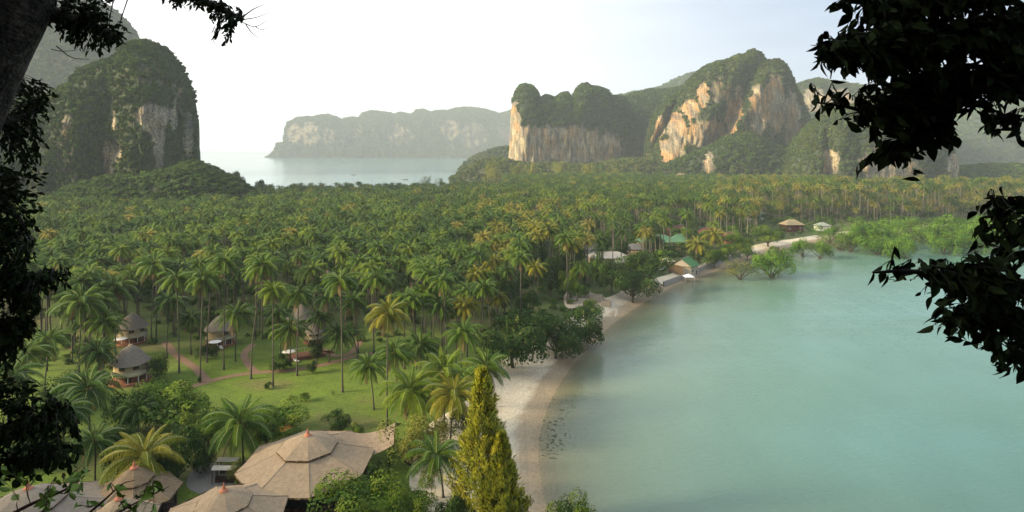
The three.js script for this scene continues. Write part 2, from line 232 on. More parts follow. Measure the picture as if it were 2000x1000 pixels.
// ---------------------------------------------------------------- cliffs and hills
function cliff(o) {
  const { prof, d, thick, p = 4, pz = p, base = -2, front = [[0, 0]], seed, amp = 9, step = 2.6, rocks = [], bare = 0.35, treeR = [2.6, 5.2], density = 1 / 22, slant = 0, tint = null, taper = 3, rockTone = 0, rows = 74 } = o;
  const top = prof.map(([u, v]) => { const q = far(u, v, d); return new THREE.Vector2(q.x, Math.max(base + 0.5, q.y)); });
  let len = 0; const acc = [0]; for (let i = 1; i < top.length; i++) { len += top[i].distanceTo(top[i - 1]); acc.push(len); }
  const N = Math.round(len / step), x0 = top[0].x, x1 = top[top.length - 1].x, b = new Buf(), cols = [], mask = [], Rk = rows, Bk = 22, J = Rk + Bk;
  for (let i = 0; i <= N; i++) {
    const s = i / N * len; let k = 1; while (k < acc.length - 1 && acc[k] < s) k++;
    const f = (s - acc[k - 1]) / (acc[k] - acc[k - 1]), x = lerp(top[k - 1].x, top[k].x, f), Y = lerp(top[k - 1].y, top[k].y, f), xi = clamp(2 * (x - x0) / (x1 - x0) - 1, -1, 1), T = thick * (0.04 + 0.96 * Math.pow(Math.max(0, 1 - Math.pow(Math.abs(xi), taper)), 0.5));
    for (let j = 0; j <= J; j++) {
      const phi = j <= Rk ? j / Rk * Math.PI / 2 : Math.PI / 2 * (1 + (j - Rk) / Bk), cz = Math.cos(phi), sy = Math.sin(phi);
      const y = base + (Y - base) * Math.pow(sy, 2 / p), zz = Math.sign(cz) * Math.pow(Math.abs(cz), 2 / pz) * T;
      const u0 = 1000 + F * x / d, v0 = V0 + F * (EYE - y) / d, F1 = piece(front, u0 + slant * (v0 - 230)) * (cz > 0 ? Math.pow(cz, 0.4) : 0);
      const hh = (y - base) / Math.max(1, Y - base), w1 = amp * fbm(x / 55 + seed, y / 75, seed, 3), w2 = amp * (1.0 * Math.abs(noise(x / 13 + seed, y / 55, seed + 3)) + 0.5 * Math.abs(noise(x / 6.5 + seed, y / 26, seed + 8))), w3 = amp * 0.42 * fbm(x / 7, y / 10 + seed, 2, 3), ky = (1 - 0.5 * hh);
      const dd = d - zz - F1, sc = cz > 0 ? dd / d : 1;
      b.v(V(sc * (x + amp * 0.3 * fbm(y / 26, seed, x / 60, 3) * Math.min(1, (y - base) / 20)), Math.max(base, EYE + sc * (y - EYE) + amp * 0.16 * fbm(x / 11, seed, zz / 20, 3)), -(dd - (cz > -0.2 ? w1 + w2 * ky + w3 : 0))), V(0, 1, 0), C(1, 1, 1), x / 34, y / 60);
    }
  }
  const W = J + 1; for (let i = 0; i < N; i++) for (let j = 0; j < J; j++) { const a = i * W + j; b.f(a, a + W, a + 1); b.f(a + 1, a + W, a + W + 1); }
  const geo = b.geo(true), P = geo.attributes.position, Nn = geo.attributes.normal, Cc = geo.attributes.color;
  for (let i = 0; i < P.count; i++) {
    const x = P.getX(i), y = P.getY(i), z = P.getZ(i), ny = Nn.getY(i), u = 1000 + F * x / -z, v = V0 + F * (EYE - y) / -z, n = fbm(x / 20, y / 34, seed + 5, 4), n2 = noise(x / 6, y / 24, seed), n3 = fbm(x / 9, y / 13, seed + 9, 3);
    let rk = bare * smoothstep(n, 0.0, 0.25) * smoothstep(-ny, -0.35, -0.05);
    for (const [ru, rv, a, c, k = 1] of rocks) { const q = Math.hypot((u - ru) / a, (v - rv) / c) + 0.55 * n3 + 0.25 * n2; rk = Math.max(rk, k * smoothstep(-q, -1.08, -0.86)); }
    const warm = smoothstep(n + 0.4 * n3 + rockTone, -0.05, 0.4), rc = C(0.25, 0.215, 0.165).lerp(C(0.46, 0.39, 0.27), smoothstep(n2 + 0.4 * n3, -0.25, 0.35)).lerp(C(0.46, 0.255, 0.095), warm * 0.85).lerp(C(0.085, 0.08, 0.07), smoothstep(noise(x / 4, y / 30, seed + 2) + 0.5 * n3, 0.12, 0.45) * 0.7);
    const gc = C(0.038, 0.058, 0.020).multiplyScalar(1 + 0.5 * n3); if (tint) { gc.lerp(tint, 0.5); }
    gc.lerp(rc, rk); Cc.setXYZ(i, gc.r, gc.g, gc.b); mask.push(rk);
  }
  const m = struct(o.name ?? 'limestone_cliff', geo, M.cliff, o.label, o.cat ?? 'cliff');
  const r = rng(seed * 7 + 1), list = [], A = V(), B = V(), D = V(), E = V();
  for (let q = 0; q < geo.index.count; q += 3) {
    const i = geo.index.getX(q), j = geo.index.getX(q + 1), k = geo.index.getX(q + 2), mk = (mask[i] + mask[j] + mask[k]) / 3; A.fromBufferAttribute(P, i); B.fromBufferAttribute(P, j); D.fromBufferAttribute(P, k);
    const area = E.copy(B).sub(A).cross(D.clone().sub(A)).length() / 2; if (-A.z > d + thick * 0.55) continue;
    let want = area * density * (1 - smoothstep(mk, 0.2, 0.55)) * (Nn.getY(i) < -0.25 ? 0.2 : 1);
    while (want > r()) { want -= 1; const s = lerp(treeR[0], treeR[1], Math.pow(r(), 1.6)), w = [r(), r()]; if (w[0] + w[1] > 1) { w[0] = 1 - w[0]; w[1] = 1 - w[1]; } const g = 0.7 + 0.7 * r(), hue = r();
      const pos = A.clone().addScaledVector(B.clone().sub(A), w[0]).addScaledVector(D.clone().sub(A), w[1]); pos.y += s * 0.05; pos.z += s * 0.1;
      const c = G.dark.clone().lerp(G.mid, 0.5 * hue).lerp(G.olive, clamp(r() * (o.dry ?? 0.55) + 0.6 * (o.dry ?? 0.55) * fbm(pos.x / 30, pos.y / 30, seed, 3), 0, 1)).multiplyScalar(g * (1 + 0.5 * fbm(pos.x / 18, pos.y / 18, seed + 4, 3))); list.push([pos, s, s * (0.75 + 0.35 * r()), r() * 6.28, c]); }
  }
  scatter('tree_cover', forestGeo[seed % 3], forestMat, list, m);
  return m;
}
cliff({ seed: 1, label: 'long hazy limestone headland with sheer pale faces across the far bay', prof: [[522, 313], [528, 305], [538, 296], [543, 282], [557, 279], [560, 252], [565, 240], [580, 232], [600, 229], [615, 231], [625, 226], [640, 225], [655, 232], [665, 239], [672, 233], [690, 231], [702, 232], [711, 222], [725, 218], [745, 220], [760, 222], [770, 226], [780, 221], [795, 224], [805, 226], [815, 217], [825, 215], [840, 221], [855, 217], [875, 218], [890, 213], [920, 211], [950, 216], [975, 224], [1000, 217], [1030, 216], [1070, 235], [1100, 312]], d: 5000, thick: 480, p: 4.5, amp: 48, step: 10, treeR: [9, 19], density: 1 / 260, bare: 0.25, base: -3, rows: 60,
  rocks: [[575, 262, 16, 22, 0.6], [605, 262, 22, 25, 0.6], [780, 265, 28, 20, 0.55], [880, 255, 20, 22, 0.6], [925, 265, 32, 26, 0.6], [640, 265, 14, 18, 0.5], [985, 262, 16, 22, 0.5], [700, 262, 10, 30, 0.4], [900, 290, 30, 10, 0.4]] });
cliff({ seed: 2, name: 'wooded_hill', cat: 'hill', label: 'small wooded point with pale rocks jutting into the far bay', prof: [[897, 334], [905, 322], [918, 312], [935, 303], [955, 296], [975, 290], [1000, 288], [1040, 300], [1080, 330]], d: 1650, thick: 130, p: 2.4, amp: 9, step: 4, bare: 0.3, treeR: [4, 9], density: 1 / 45, base: -3, dry: 0.8, rows: 40, rocks: [[938, 318, 4, 10]] });
cliff({ seed: 3, label: 'sheer limestone tower with wooded summits and a golden left edge above the grove', prof: [[988, 335], [992, 318], [994, 290], [996, 250], [998, 222], [1001, 204], [1008, 184], [1016, 170], [1024, 166], [1034, 168], [1043, 174], [1050, 187], [1055, 205], [1058, 193], [1066, 188], [1074, 190], [1081, 197], [1092, 188], [1104, 182], [1112, 189], [1119, 198], [1127, 178], [1135, 168], [1144, 165], [1156, 171], [1172, 172], [1184, 178], [1194, 190], [1208, 188], [1222, 195], [1236, 220], [1246, 270], [1252, 335]], d: 1250, thick: 95, p: 3.2, pz: 5, taper: 8, amp: 9, bare: 0.1, seedt: 1, density: 1 / 24, treeR: [3, 6.4], dry: 0.3, tint: C(0.03, 0.05, 0.03),
  front: [[988, -40], [1008, 24], [1020, 40], [1060, 26], [1150, -6], [1200, -30], [1250, -70]], rocks: [[1003, 262, 16, 64], [1055, 283, 60, 38], [1120, 284, 66, 38], [1178, 290, 40, 34], [1000, 305, 14, 20]] });
cliff({ seed: 4, name: 'wooded_ridge', cat: 'ridge', label: 'dark wooded ridge joining the tower and the big sunlit mountain', prof: [[1150, 335], [1165, 240], [1190, 205], [1220, 190], [1245, 182], [1262, 178], [1300, 176], [1325, 172], [1345, 170], [1380, 185], [1430, 230], [1470, 335]], d: 1420, thick: 120, p: 2.6, amp: 12, bare: 0.05, density: 1 / 34, treeR: [3.5, 7.5], dry: 0.15, tint: C(0.02, 0.035, 0.025), step: 3.6, rows: 50 });
cliff({ seed: 5, label: 'tall sunlit limestone mountain with orange rock faces above the palm grove', prof: [[1262, 330], [1266, 300], [1270, 265], [1280, 232], [1292, 212], [1308, 194], [1324, 184], [1337, 176], [1350, 160], [1364, 143], [1380, 130], [1400, 122], [1420, 119], [1436, 111], [1446, 107], [1455, 110], [1462, 101], [1470, 99], [1482, 104], [1492, 118], [1500, 121], [1514, 118], [1528, 124], [1538, 140], [1548, 163], [1560, 185], [1573, 215], [1588, 258], [1605, 330]], d: 1150, thick: 110, p: 3.0, pz: 3.4, taper: 5, amp: 11, bare: 0.55, density: 1 / 24, treeR: [2.6, 5.6], slant: 0.5, dry: 0.75, rockTone: 0.22,
  front: [[1262, -50], [1290, 0], [1304, -42], [1328, 16], [1348, 36], [1392, 42], [1428, -4], [1452, 54], [1500, 38], [1560, -10], [1620, -60]],
  rocks: [[1374, 184, 12, 28], [1350, 212, 18, 20], [1322, 264, 20, 48], [1375, 262, 38, 28, 0.85], [1430, 232, 14, 36], [1442, 205, 10, 44], [1290, 250, 9, 25], [1298, 295, 10, 22], [1482, 220, 20, 55, 0.85], [1515, 205, 20, 60, 0.85], [1400, 180, 12, 26, 0.5], [1310, 300, 14, 16], [1548, 235, 18, 55, 0.75]] });
cliff({ seed: 6, name: 'distant_hill', cat: 'hill', label: 'blue distant hillside rising behind the left shoulder of the sunlit mountain', prof: [[1120, 330], [1170, 205], [1215, 186], [1260, 178], [1292, 171], [1312, 160], [1340, 148], [1366, 139], [1400, 146], [1460, 180], [1560, 330]], d: 2600, thick: 260, p: 2.2, amp: 16, bare: 0, density: 1 / 130, treeR: [6, 13], dry: 0.2, step: 7, rows: 40 });
cliff({ seed: 7, label: 'pale hazy cliff rising behind the right shoulder of the sunlit mountain', prof: [[1500, 335], [1540, 172], [1562, 165], [1580, 159], [1600, 155], [1630, 160], [1670, 166], [1720, 178], [1780, 200], [1840, 240], [1880, 335]], d: 1750, thick: 150, p: 3, amp: 14, bare: 0.4, density: 1 / 60, treeR: [4, 8.5], step: 5, rows: 48, rocks: [[1590, 195, 22, 26], [1640, 195, 28, 24], [1690, 205, 20, 20]] });
cliff({ seed: 8, name: 'wooded_spur', cat: 'hill', label: 'wooded limestone spur with an orange cave scar behind the dark branches', prof: [[1525, 362], [1545, 318], [1560, 292], [1580, 260], [1602, 238], [1625, 220], [1655, 208], [1700, 202], [1750, 208], [1790, 222], [1820, 246], [1845, 276], [1866, 310], [1880, 362]], d: 900, thick: 90, p: 2.5, pz: 3.2, taper: 4, amp: 9, bare: 0.25, density: 1 / 18, treeR: [2.4, 4.8], front: [[1525, 0], [1600, 4], [1612, -12], [1640, 12], [1700, 10], [1880, -20]], dry: 0.7,
  rocks: [[1622, 316, 17, 30], [1735, 322, 56, 34], [1862, 326, 13, 28], [1690, 320, 20, 18, 0.6]] });
cliff({ seed: 9, name: 'distant_hill', cat: 'hill', label: 'bluish forested hillside at the right edge behind the branches', prof: [[1720, 350], [1770, 262], [1830, 240], [1880, 225], [1940, 205], [2000, 190], [2080, 170], [2180, 180], [2300, 350]], d: 2100, thick: 240, p: 2.2, amp: 15, bare: 0.03, density: 1 / 95, treeR: [5, 11], dry: 0.1, step: 6, rows: 44 });
cliff({ seed: 10, label: 'huge hazy overhanging cliff wall behind the leaning trunk at left', prof: [[-160, 430], [-120, 230], [-40, 200], [40, 196], [90, 190], [118, 176], [150, 150], [190, 128], [222, 112], [240, 98], [250, 92], [262, 85], [281, 80], [296, 87], [308, 104], [325, 127], [338, 150], [347, 180], [355, 212], [359, 242], [358, 270], [355, 300], [353, 330], [351, 420]], d: 560, thick: 75, p: 3.6, pz: 3.4, taper: 10, amp: 11.5, bare: 0.24, density: 1 / 11, treeR: [1.8, 3.8], step: 1.9, dry: 0.4, front: [[-160, 0], [150, 8], [215, -10], [260, 14], [320, 10], [379, -24]],
  rocks: [[212, 310, 13, 40], [232, 300, 8, 30], [298, 232, 32, 28], [340, 230, 12, 30, 0.6], [130, 250, 10, 26, 0.5], [300, 150, 26, 20, 0.35], [310, 275, 13, 32], [368, 265, 10, 42], [330, 340, 5, 12], [222, 235, 4, 24], [312, 325, 8, 14, 0.7], [345, 190, 14, 30, 0.4]] });
cliff({ seed: 11, label: 'taller hazy cliff dome rising behind the big left cliff', prof: [[-140, 420], [-60, 60], [20, 10], [80, -20], [140, -20], [190, 4], [215, 28], [232, 48], [243, 70], [249, 100], [252, 130], [256, 420]], d: 1500, thick: 170, p: 3.2, taper: 8, amp: 9, bare: 0.2, density: 1 / 50, treeR: [4.5, 8.5], step: 5, dry: 0.4 });
cliff({ seed: 12, name: 'wooded_hill', cat: 'hill', label: 'wooded slope falling from the big left cliff toward the palm grove', prof: [[40, 470], [90, 395], [140, 365], [200, 350], [260, 345], [320, 335], [372, 318], [400, 330], [430, 345], [455, 352], [480, 372], [500, 420]], d: 480, thick: 55, p: 2.1, amp: 6, bare: 0.05, density: 1 / 9, treeR: [2.0, 4.4], step: 2.4, dry: 0.25, tint: C(0.02, 0.05, 0.012), rows: 40 });
cliff({ seed: 13, name: 'wooded_hill', cat: 'hill', label: 'long forested foot slope under the limestone tower', prof: [[880, 352], [915, 328], [945, 314], [975, 310], [1000, 318], [1040, 324], [1080, 320], [1120, 325], [1170, 322], [1210, 314], [1250, 312], [1290, 320], [1330, 350]], d: 1080, thick: 90, p: 2.1, amp: 5, bare: 0, density: 1 / 26, treeR: [3, 7.5], step: 3, dry: 1.5, tint: C(0.07, 0.08, 0.02), rows: 36 });
cliff({ seed: 14, name: 'wooded_hill', cat: 'hill', label: 'forested mound climbing the foot of the sunlit mountain', prof: [[1270, 352], [1300, 326], [1335, 308], [1368, 296], [1395, 282], [1420, 268], [1450, 262], [1480, 266], [1510, 282], [1545, 296], [1580, 318], [1630, 352]], d: 985, thick: 75, p: 2.2, amp: 7, bare: 0.05, density: 1 / 22, treeR: [2.8, 6.2], step: 2.8, dry: 0.45, rows: 40, rocks: [[1384, 320, 12, 26], [1330, 345, 10, 8, 0.7]] });

cliff({ seed: 15, name: 'wooded_hill', cat: 'hill', label: 'low dark forest strip behind the far right palms', prof: [[1780, 362], [1820, 338], [1880, 328], [1950, 322], [2030, 324], [2120, 320], [2250, 362]], d: 960, thick: 70, p: 2.1, amp: 5, bare: 0, density: 1 / 24, treeR: [3, 6.5], step: 3, dry: 0.4, rows: 34 });

// ---------------------------------------------------------------- palms
function frond(b, L, a0, droop, yaw, n, tone, r, wide = 1) {      // one feather leaf: arching rib with hanging leaflets on both sides
  const rib = [], K = 9; let p = V(0, 0, 0); const cy = Math.cos(yaw), sy = Math.sin(yaw), rot = (q) => V(q.x * cy + q.z * sy, q.y, -q.x * sy + q.z * cy), sway = (r() - 0.5) * 0.3;
  for (let k = 0; k <= K; k++) { const s = k / K, a = a0 - droop * Math.pow(s, 1.35); rib.push([p.clone(), V(Math.cos(a), Math.sin(a), sway * s).normalize()]); p = p.clone().addScaledVector(rib[k][1], L / K); }
  const pt = (s) => { const x = s * K, i = Math.min(K - 1, Math.floor(x)), f = x - i; return [rib[i][0].clone().lerp(rib[i + 1][0], f), rib[i][1].clone().lerp(rib[i + 1][1], f).normalize()]; };
  const ribC = tone.clone().lerp(C(0.50, 0.48, 0.20), 0.75);
  for (let k = 0; k < K; k++) { const w0 = 0.021 * L * (1 - k / K * 0.85), w1 = 0.021 * L * (1 - (k + 1) / K * 0.85), u = V(0, 1, 0), A = rib[k][0], B = rib[k + 1][0]; const q = [V(A.x, A.y, A.z - w0), V(A.x, A.y, A.z + w0), V(B.x, B.y, B.z + w1), V(B.x, B.y, B.z - w1)].map((e) => b.v(rot(e), u, ribC)); b.f(q[0], q[1], q[2]); b.f(q[0], q[2], q[3]); }
  for (let i = 0; i < n; i++) for (const sd of [-1, 1]) {
    const s = 0.1 + 0.9 * (i + 0.5 + 0.5 * (r() - 0.5)) / n, [q, t] = pt(s), l = L * 0.235 * Math.pow(Math.sin(Math.PI * Math.pow(0.06 + 0.9 * s, 0.85)), 0.7) * (0.85 + 0.3 * r());
    const dirr = V(0, 0, sd).multiplyScalar(0.75).addScaledVector(t, 0.62).add(V(0, 0.12, 0)).normalize(), mid = q.clone().addScaledVector(dirr, l * 0.5), tip = mid.clone().addScaledVector(dirr, l * 0.34).add(V(0, -l * (0.42 + 0.3 * r()), 0));
    const w = L * 0.0115 * wide, nrm = V(-t.y * 0.6, 0.9, sd * 0.35).normalize(), cc = tone.clone().multiplyScalar(0.72 + 0.55 * r());
    const vs = [q.clone().addScaledVector(t, -w * 0.6), q.clone().addScaledVector(t, w * 0.6), mid.clone().addScaledVector(t, w), mid.clone().addScaledVector(t, -w), tip].map((e) => b.v(rot(e), rot(nrm), cc));
    b.f(vs[0], vs[1], vs[2]); b.f(vs[0], vs[2], vs[3]); b.f(vs[3], vs[2], vs[4]);
  }
}
const tones = { green: [C(0.040, 0.096, 0.004), C(0.076, 0.140, 0.005)], deep: [C(0.022, 0.064, 0.004), C(0.040, 0.098, 0.005)], lime: [C(0.132, 0.190, 0.006), C(0.072, 0.130, 0.005)], yellow: [C(0.21, 0.195, 0.012), C(0.115, 0.140, 0.007)], gold: [C(0.28, 0.235, 0.04), C(0.17, 0.17, 0.02)] };
const deadC = C(0.20, 0.14, 0.07);
const ringsOf = (full) => full ? [[5, 1.2, 0.95, 0.72], [8, 0.82, 1.6, 0.97], [9, 0.36, 1.65, 0.98], [8, -0.12, 1.25, 0.93], [4, -0.8, 0.6, 0.78]] : [[4, 1.1, 0.9, 0.78], [7, 0.7, 1.45, 0.98], [7, 0.2, 1.45, 0.98], [6, -0.4, 1.0, 0.9]];
function palmCrown(seed, tone, n, full, wide) {             // crown of radius about 1
  const b = new Buf(), r = rng(seed); let y = r() * 6;
  for (const [k, a, dr, l] of ringsOf(full)) for (let i = 0; i < k; i++) { y += 2.399; const t = a < -0.7 ? deadC : tones[tone][i % 2].clone().multiplyScalar(0.85 + 0.3 * r()); frond(b, l * (0.9 + 0.2 * r()), a + 0.25 * (r() - 0.5), dr + 0.3 * (r() - 0.5), y + 0.3 * (r() - 0.5), n, t, r, wide); }
  return b.geo();
}
const frondGeo = {};                                        // shared fronds of the nearest palms: tone -> ring -> variants
for (const tn of ['green', 'deep', 'lime', 'yellow']) frondGeo[tn] = ringsOf(true).map(([k, a, dr, l], q) => [0, 1].map((v) => { const b = new Buf(), r = rng(900 + q * 10 + v); frond(b, l, a + 0.15 * (v - 0.5), dr + 0.25 * (v - 0.5), 0, 34, q === 4 ? deadC : tones[tn][v], r, 1.0); return b.geo(); }));
const huskGeo = (() => { const r = rng(77), l = []; for (let i = 0; i < 9; i++) { const a = i * 0.7, g = new THREE.SphereGeometry(0.045, 6, 5); g.translate(Math.cos(a) * 0.075, -0.05 - 0.04 * r(), Math.sin(a) * 0.075); l.push(g); } const c = new THREE.CylinderGeometry(0.03, 0.035, 0.2, 7); c.translate(0, -0.03, 0); l.push(c); return merge(l); })();
const huskMat = std(C(0.20, 0.12, 0.035));
function nearPalm([uc, vc, ub, vb, rpx, tone, label]) {      // a palm close enough for each frond to be seen
  const base = onGround(at(ub, vb, 2)), d = -base.z, h = EYE - (vc - V0) * d / F - base.y, lean = (uc - 1000) * d / F - base.x, L = rpx * d / F * 1.14, r = rng(Math.round(uc * 7 + vc));
  const t = thing('coconut_palm', label, 'palm tree', base);
  part('trunk', tube([V(0, -0.2, 0), V(lean * 0.12, h * 0.3, 0.2 * r()), V(lean * 0.5, h * 0.65, -0.2 * r()), V(lean, h, 0)], (s) => 0.17 + 0.17 * Math.exp(-s * 14) - 0.05 * s, 0, 12, 7), M.palmTrunk, t);
  const hk = part('coconuts', huskGeo, huskMat, t); hk.position.set(lean, h, 0); hk.scale.setScalar(L);
  let y = r() * 6;
  ringsOf(true).forEach(([k, a, dr, l], q) => { for (let i = 0; i < k; i++) { y += 2.399; const m = part('frond', frondGeo[tone][q][i % 2], M.leaf, t); m.position.set(lean, h, 0); m.rotation.set((r() - 0.5) * 0.16, y + 0.35 * (r() - 0.5), (r() - 0.5) * 0.2, 'YXZ'); m.scale.setScalar(L * (0.88 + 0.24 * r())); } });
  return t;
}
const nearPalms = [
  [533, 568, 533, 755, 34, 'lime', 'bright lime palm standing tall on the open lawn'], [665, 548, 669, 766, 42, 'green', 'tallest slim palm with its foot on the open lawn'],
  [757, 612, 756, 834, 46, 'yellow', 'tall yellowish palm with its foot beside the pavilion lawn'], [720, 716, 730, 800, 42, 'green', 'short full palm standing at the right side of the lawn'],
  [800, 765, 815, 858, 66, 'lime', 'broad leaning palm left of the palm clump by the beach'], [868, 728, 868, 838, 64, 'lime', 'big light green palm at the heart of the beach clump'], [888, 772, 880, 868, 62, 'yellow', 'yellowing drooping palm in the beach clump'], [950, 718, 955, 790, 52, 'green', 'palm leaning over the sand behind the golden conifer'],
  [852, 893, 866, 972, 62, 'green', 'dark spreading palm between the conifer and the shrubs'], [470, 828, 476, 905, 74, 'green', 'large palm beside the cream awnings and the big thatched roof'],
  [283, 893, 287, 966, 78, 'yellow', 'brownish spreading palm over the brown thatched roof'], [184, 862, 186, 950, 50, 'deep', 'dark palm left of the brownish spreading palm'], [172, 762, 176, 850, 66, 'deep', 'large dark palm below the nearest round hut'],
  [20, 738, 16, 830, 62, 'deep', 'dark palm at the left edge among the shadowed shrubs'], [190, 688, 194, 760, 44, 'deep', 'drooping pale ribbed palm in front of the nearest hut'], [268, 803, 272, 858, 42, 'deep', 'small dark palm among the shrubs below the nearest hut'],
  [1072, 450, 1076, 562, 25, 'yellow', 'tall golden palm rising left of the small grey roofed house'], [1118, 476, 1108, 588, 26, 'yellow', 'tall leaning golden palm left of the cream roofed house'], [1126, 462, 1118, 575, 22, 'lime', 'slender palm just behind the tall leaning golden palm'], [1046, 522, 1040, 615, 25, 'yellow', 'golden palm leaning right over the grass left of the sand clearing'], [1136, 522, 1127, 588, 25, 'green', 'palm standing in the sand clearing before the tan enclosures'], [965, 510, 960, 640, 24, 'yellow', 'tall golden palm above the small golden palm'], [930, 535, 926, 660, 26, 'yellow', 'yellow palm left of the tall golden one near the beach tree'], [1362, 478, 1358, 525, 26, 'yellow', 'golden palm beside the green gabled house'], [1395, 460, 1392, 512, 26, 'yellow', 'golden palm rising above the low sea wall'], [1015, 480, 1010, 610, 26, 'green', 'tall palm behind the round beach tree'],
  [122, 806, 126, 895, 54, 'deep', 'shaded palm above the black leaf mass at lower left'], [52, 690, 46, 800, 46, 'green', 'palm close to the black leaves at the left edge'], [204, 632, 200, 735, 40, 'green', 'palm just left of the nearest round hut'], [330, 590, 326, 700, 36, 'deep', 'shaded palm right of the nearest round hut'], [545, 610, 548, 700, 34, 'green', 'palm behind the lounge terrace parasol'], [905, 650, 900, 752, 44, 'green', 'palm left of the dark round beach tree'], [770, 690, 776, 772, 44, 'green', 'low palm at the back of the beach clump'],
  [95, 665, 88, 775, 44, 'green', 'palm with a bare trunk at left beside the brick path'], [160, 590, 154, 735, 54, 'green', 'tall palm with a wide crown beyond the black branch'], [222, 563, 226, 705, 46, 'green', 'tall palm whose trunk passes left of the round huts'],
  [176, 622, 172, 700, 42, 'deep', 'shaded palm left of the farther round hut'], [300, 520, 296, 668, 42, 'green', 'tall palm right of the farther round hut'], [345, 545, 350, 728, 38, 'green', 'slim palm rising beside the curving brick path'],
  [397, 545, 391, 746, 40, 'green', 'palm at the fork of the brick paths'], [372, 622, 373, 692, 32, 'green', 'short palm on the lawn between two brick paths'], [440, 512, 437, 722, 40, 'green', 'tall slim palm in the middle of the upper lawn'],
  [412, 548, 404, 708, 36, 'deep', 'slim palm just left of the middle hut'], [462, 615, 460, 706, 42, 'green', 'full palm hiding the right half of the middle hut'], [515, 520, 490, 740, 40, 'green', 'leaning palm beside the winding path'],
  [567, 645, 568, 714, 42, 'green', 'full low palm in front of the lounge terrace'], [583, 575, 580, 734, 36, 'green', 'thin palm in front of the terrace with wooden stairs'], [665, 655, 642, 708, 36, 'deep', 'short palm right of the wooden stairs'],
  [643, 580, 700, 705, 34, 'deep', 'palm leaning left over the path behind the lawn'], [625, 620, 618, 705, 30, 'deep', 'small palm beside the white lounge chairs'], [790, 590, 790, 720, 40, 'green', 'green palm right of the tall yellowish palm'],
  [828, 575, 822, 700, 40, 'green', 'palm behind the dark low palm near the beach clump'], [820, 675, 822, 745, 46, 'deep', 'dark low palm behind the beach clump'], [862, 600, 862, 720, 36, 'deep', 'dark palm left of the beach trees'], [910, 600, 912, 720, 36, 'yellow', 'yellow green palm left of the round beach tree'],
  [972, 582, 968, 655, 26, 'yellow', 'small golden palm above the round beach tree'], [690, 590, 700, 690, 34, 'green', 'palm between the two tall lawn palms'], [735, 545, 730, 690, 36, 'green', 'green palm above the bare patch of the lawn'],
];
nearPalms.forEach(nearPalm);
// the rest of the grove
const clear = [];                                           // [x, z, radius] kept free of palms
const keep = (u, v, r) => { const p = at(u, v, 2); clear.push([p.x, p.z, r]); };
[[255, 742, 8], [258, 665, 6], [430, 670, 6], [588, 640, 6], [610, 665, 5], [640, 640, 4], [1190, 520, 16], [1155, 500, 8], [1240, 500, 9], [1335, 525, 9], [1300, 482, 22], [1340, 480, 14], [1205, 452, 8], [1068, 450, 8], [1325, 462, 11], [1212, 428, 8], [1256, 426, 8], [1390, 466, 10], [1430, 470, 8], [1472, 430, 9], [1545, 449, 9], [1606, 448, 8], [1150, 572, 10], [1255, 560, 15], [1010, 690, 12], [1110, 650, 10], [1080, 640, 8], [1325, 510, 8]].forEach((k) => keep(...k));
const huge = (u, v) => (u > 290 && u < 800 && v > 668) || v > 742 || (u > 215 && u < 300 && v > 680);
const spots = [];
{
  const r = rng(42);
  for (let d = 152; d < 900;) { const gap = d < 300 ? 7.0 : d < 500 ? 6.0 : 6.2; for (let x = -0.86 * d; x < 0.86 * d; x += x > 0.34 * d && d > 400 ? 5 : gap) {
    const X = x + gap * 0.85 * (r() - 0.5), D = d + gap * 0.85 * (r() - 0.5), a = r(), b = r(), c = r(), e = r(), u = 1000 + F * X / D, v = V0 + F * 55 / D;
    if (huge(u, v)) continue; const sd = landDist(X, D); if (sd < 17) continue; if (u > 1480 && v > 436) continue; if (D > 600 && (u < 985 && D > 640)) continue; if (D > 560 && u < 560) continue; if (D > 430 && u < 470) continue; if (D > 820 && u > 1250 && u < 1650) continue; if (D > 700 && u > 1650) continue;
    if (fbm(X / 50, D / 50, 77, 2) > 0.26 && D < 420) continue; if (u > 1040 && u < 1450 && D < 420 && a < 0.35) continue;
    if (clear.some(([cx, cz, cr]) => Math.hypot(X - cx, -D - cz) < cr)) continue;
    let h = lerp(13, 23.5, Math.pow(b, 0.6)), pg = u > 1400 ? 0.36 : (u > 900 && u < 1180 && v < 600 && v > 440) ? 0.26 : 0.05;
    if (u > 1430 && D > 420 && D < 640) h = a < 0.36 ? h + 5 : lerp(8, 18, b); const tone = c < pg ? (e < 0.5 ? 'gold' : 'yellow') : c < pg + 0.22 ? 'lime' : c < 0.72 ? 'green' : 'deep';
    spots.push({ x: X, d: D, h, L: lerp(4.0, 5.2, e) * (D > 330 ? 0.86 : 1), tone, yaw: r() * 6.28, lean: (r() - 0.5) * 3.2, sd });
  } d += gap; }
  spots.sort((p, q) => p.d - q.d);
}
const N_SINGLE = 258;
const landmarks = [['nearest round hut', 255, 700], ['farther round hut', 258, 635], ['middle round hut', 430, 640], ['hut above the wooden stairs', 588, 620], ['left deep grove hut', 640, 545], ['central deep grove hut', 815, 545], ['tallest slim lawn palm', 665, 560], ['tall yellowish lawn palm', 757, 620], ['round dark beach tree', 1012, 640], ['leafy dark tree by the sand', 1095, 650], ['tan enclosures', 1160, 570], ['widest pale roof', 1188, 490], ['small grey roofed house', 1152, 476], ['green gabled house', 1338, 500], ['long green hip roof', 1282, 465], ['left village green roof', 1068, 436], ['low sea wall', 1400, 505], ['small golden palm', 972, 585], ['black branch at left', 60, 560], ['big left cliff', 250, 440], ['beige gabled roof', 1546, 440], ['teal roofed house', 1470, 420]];
const palmNames = {};
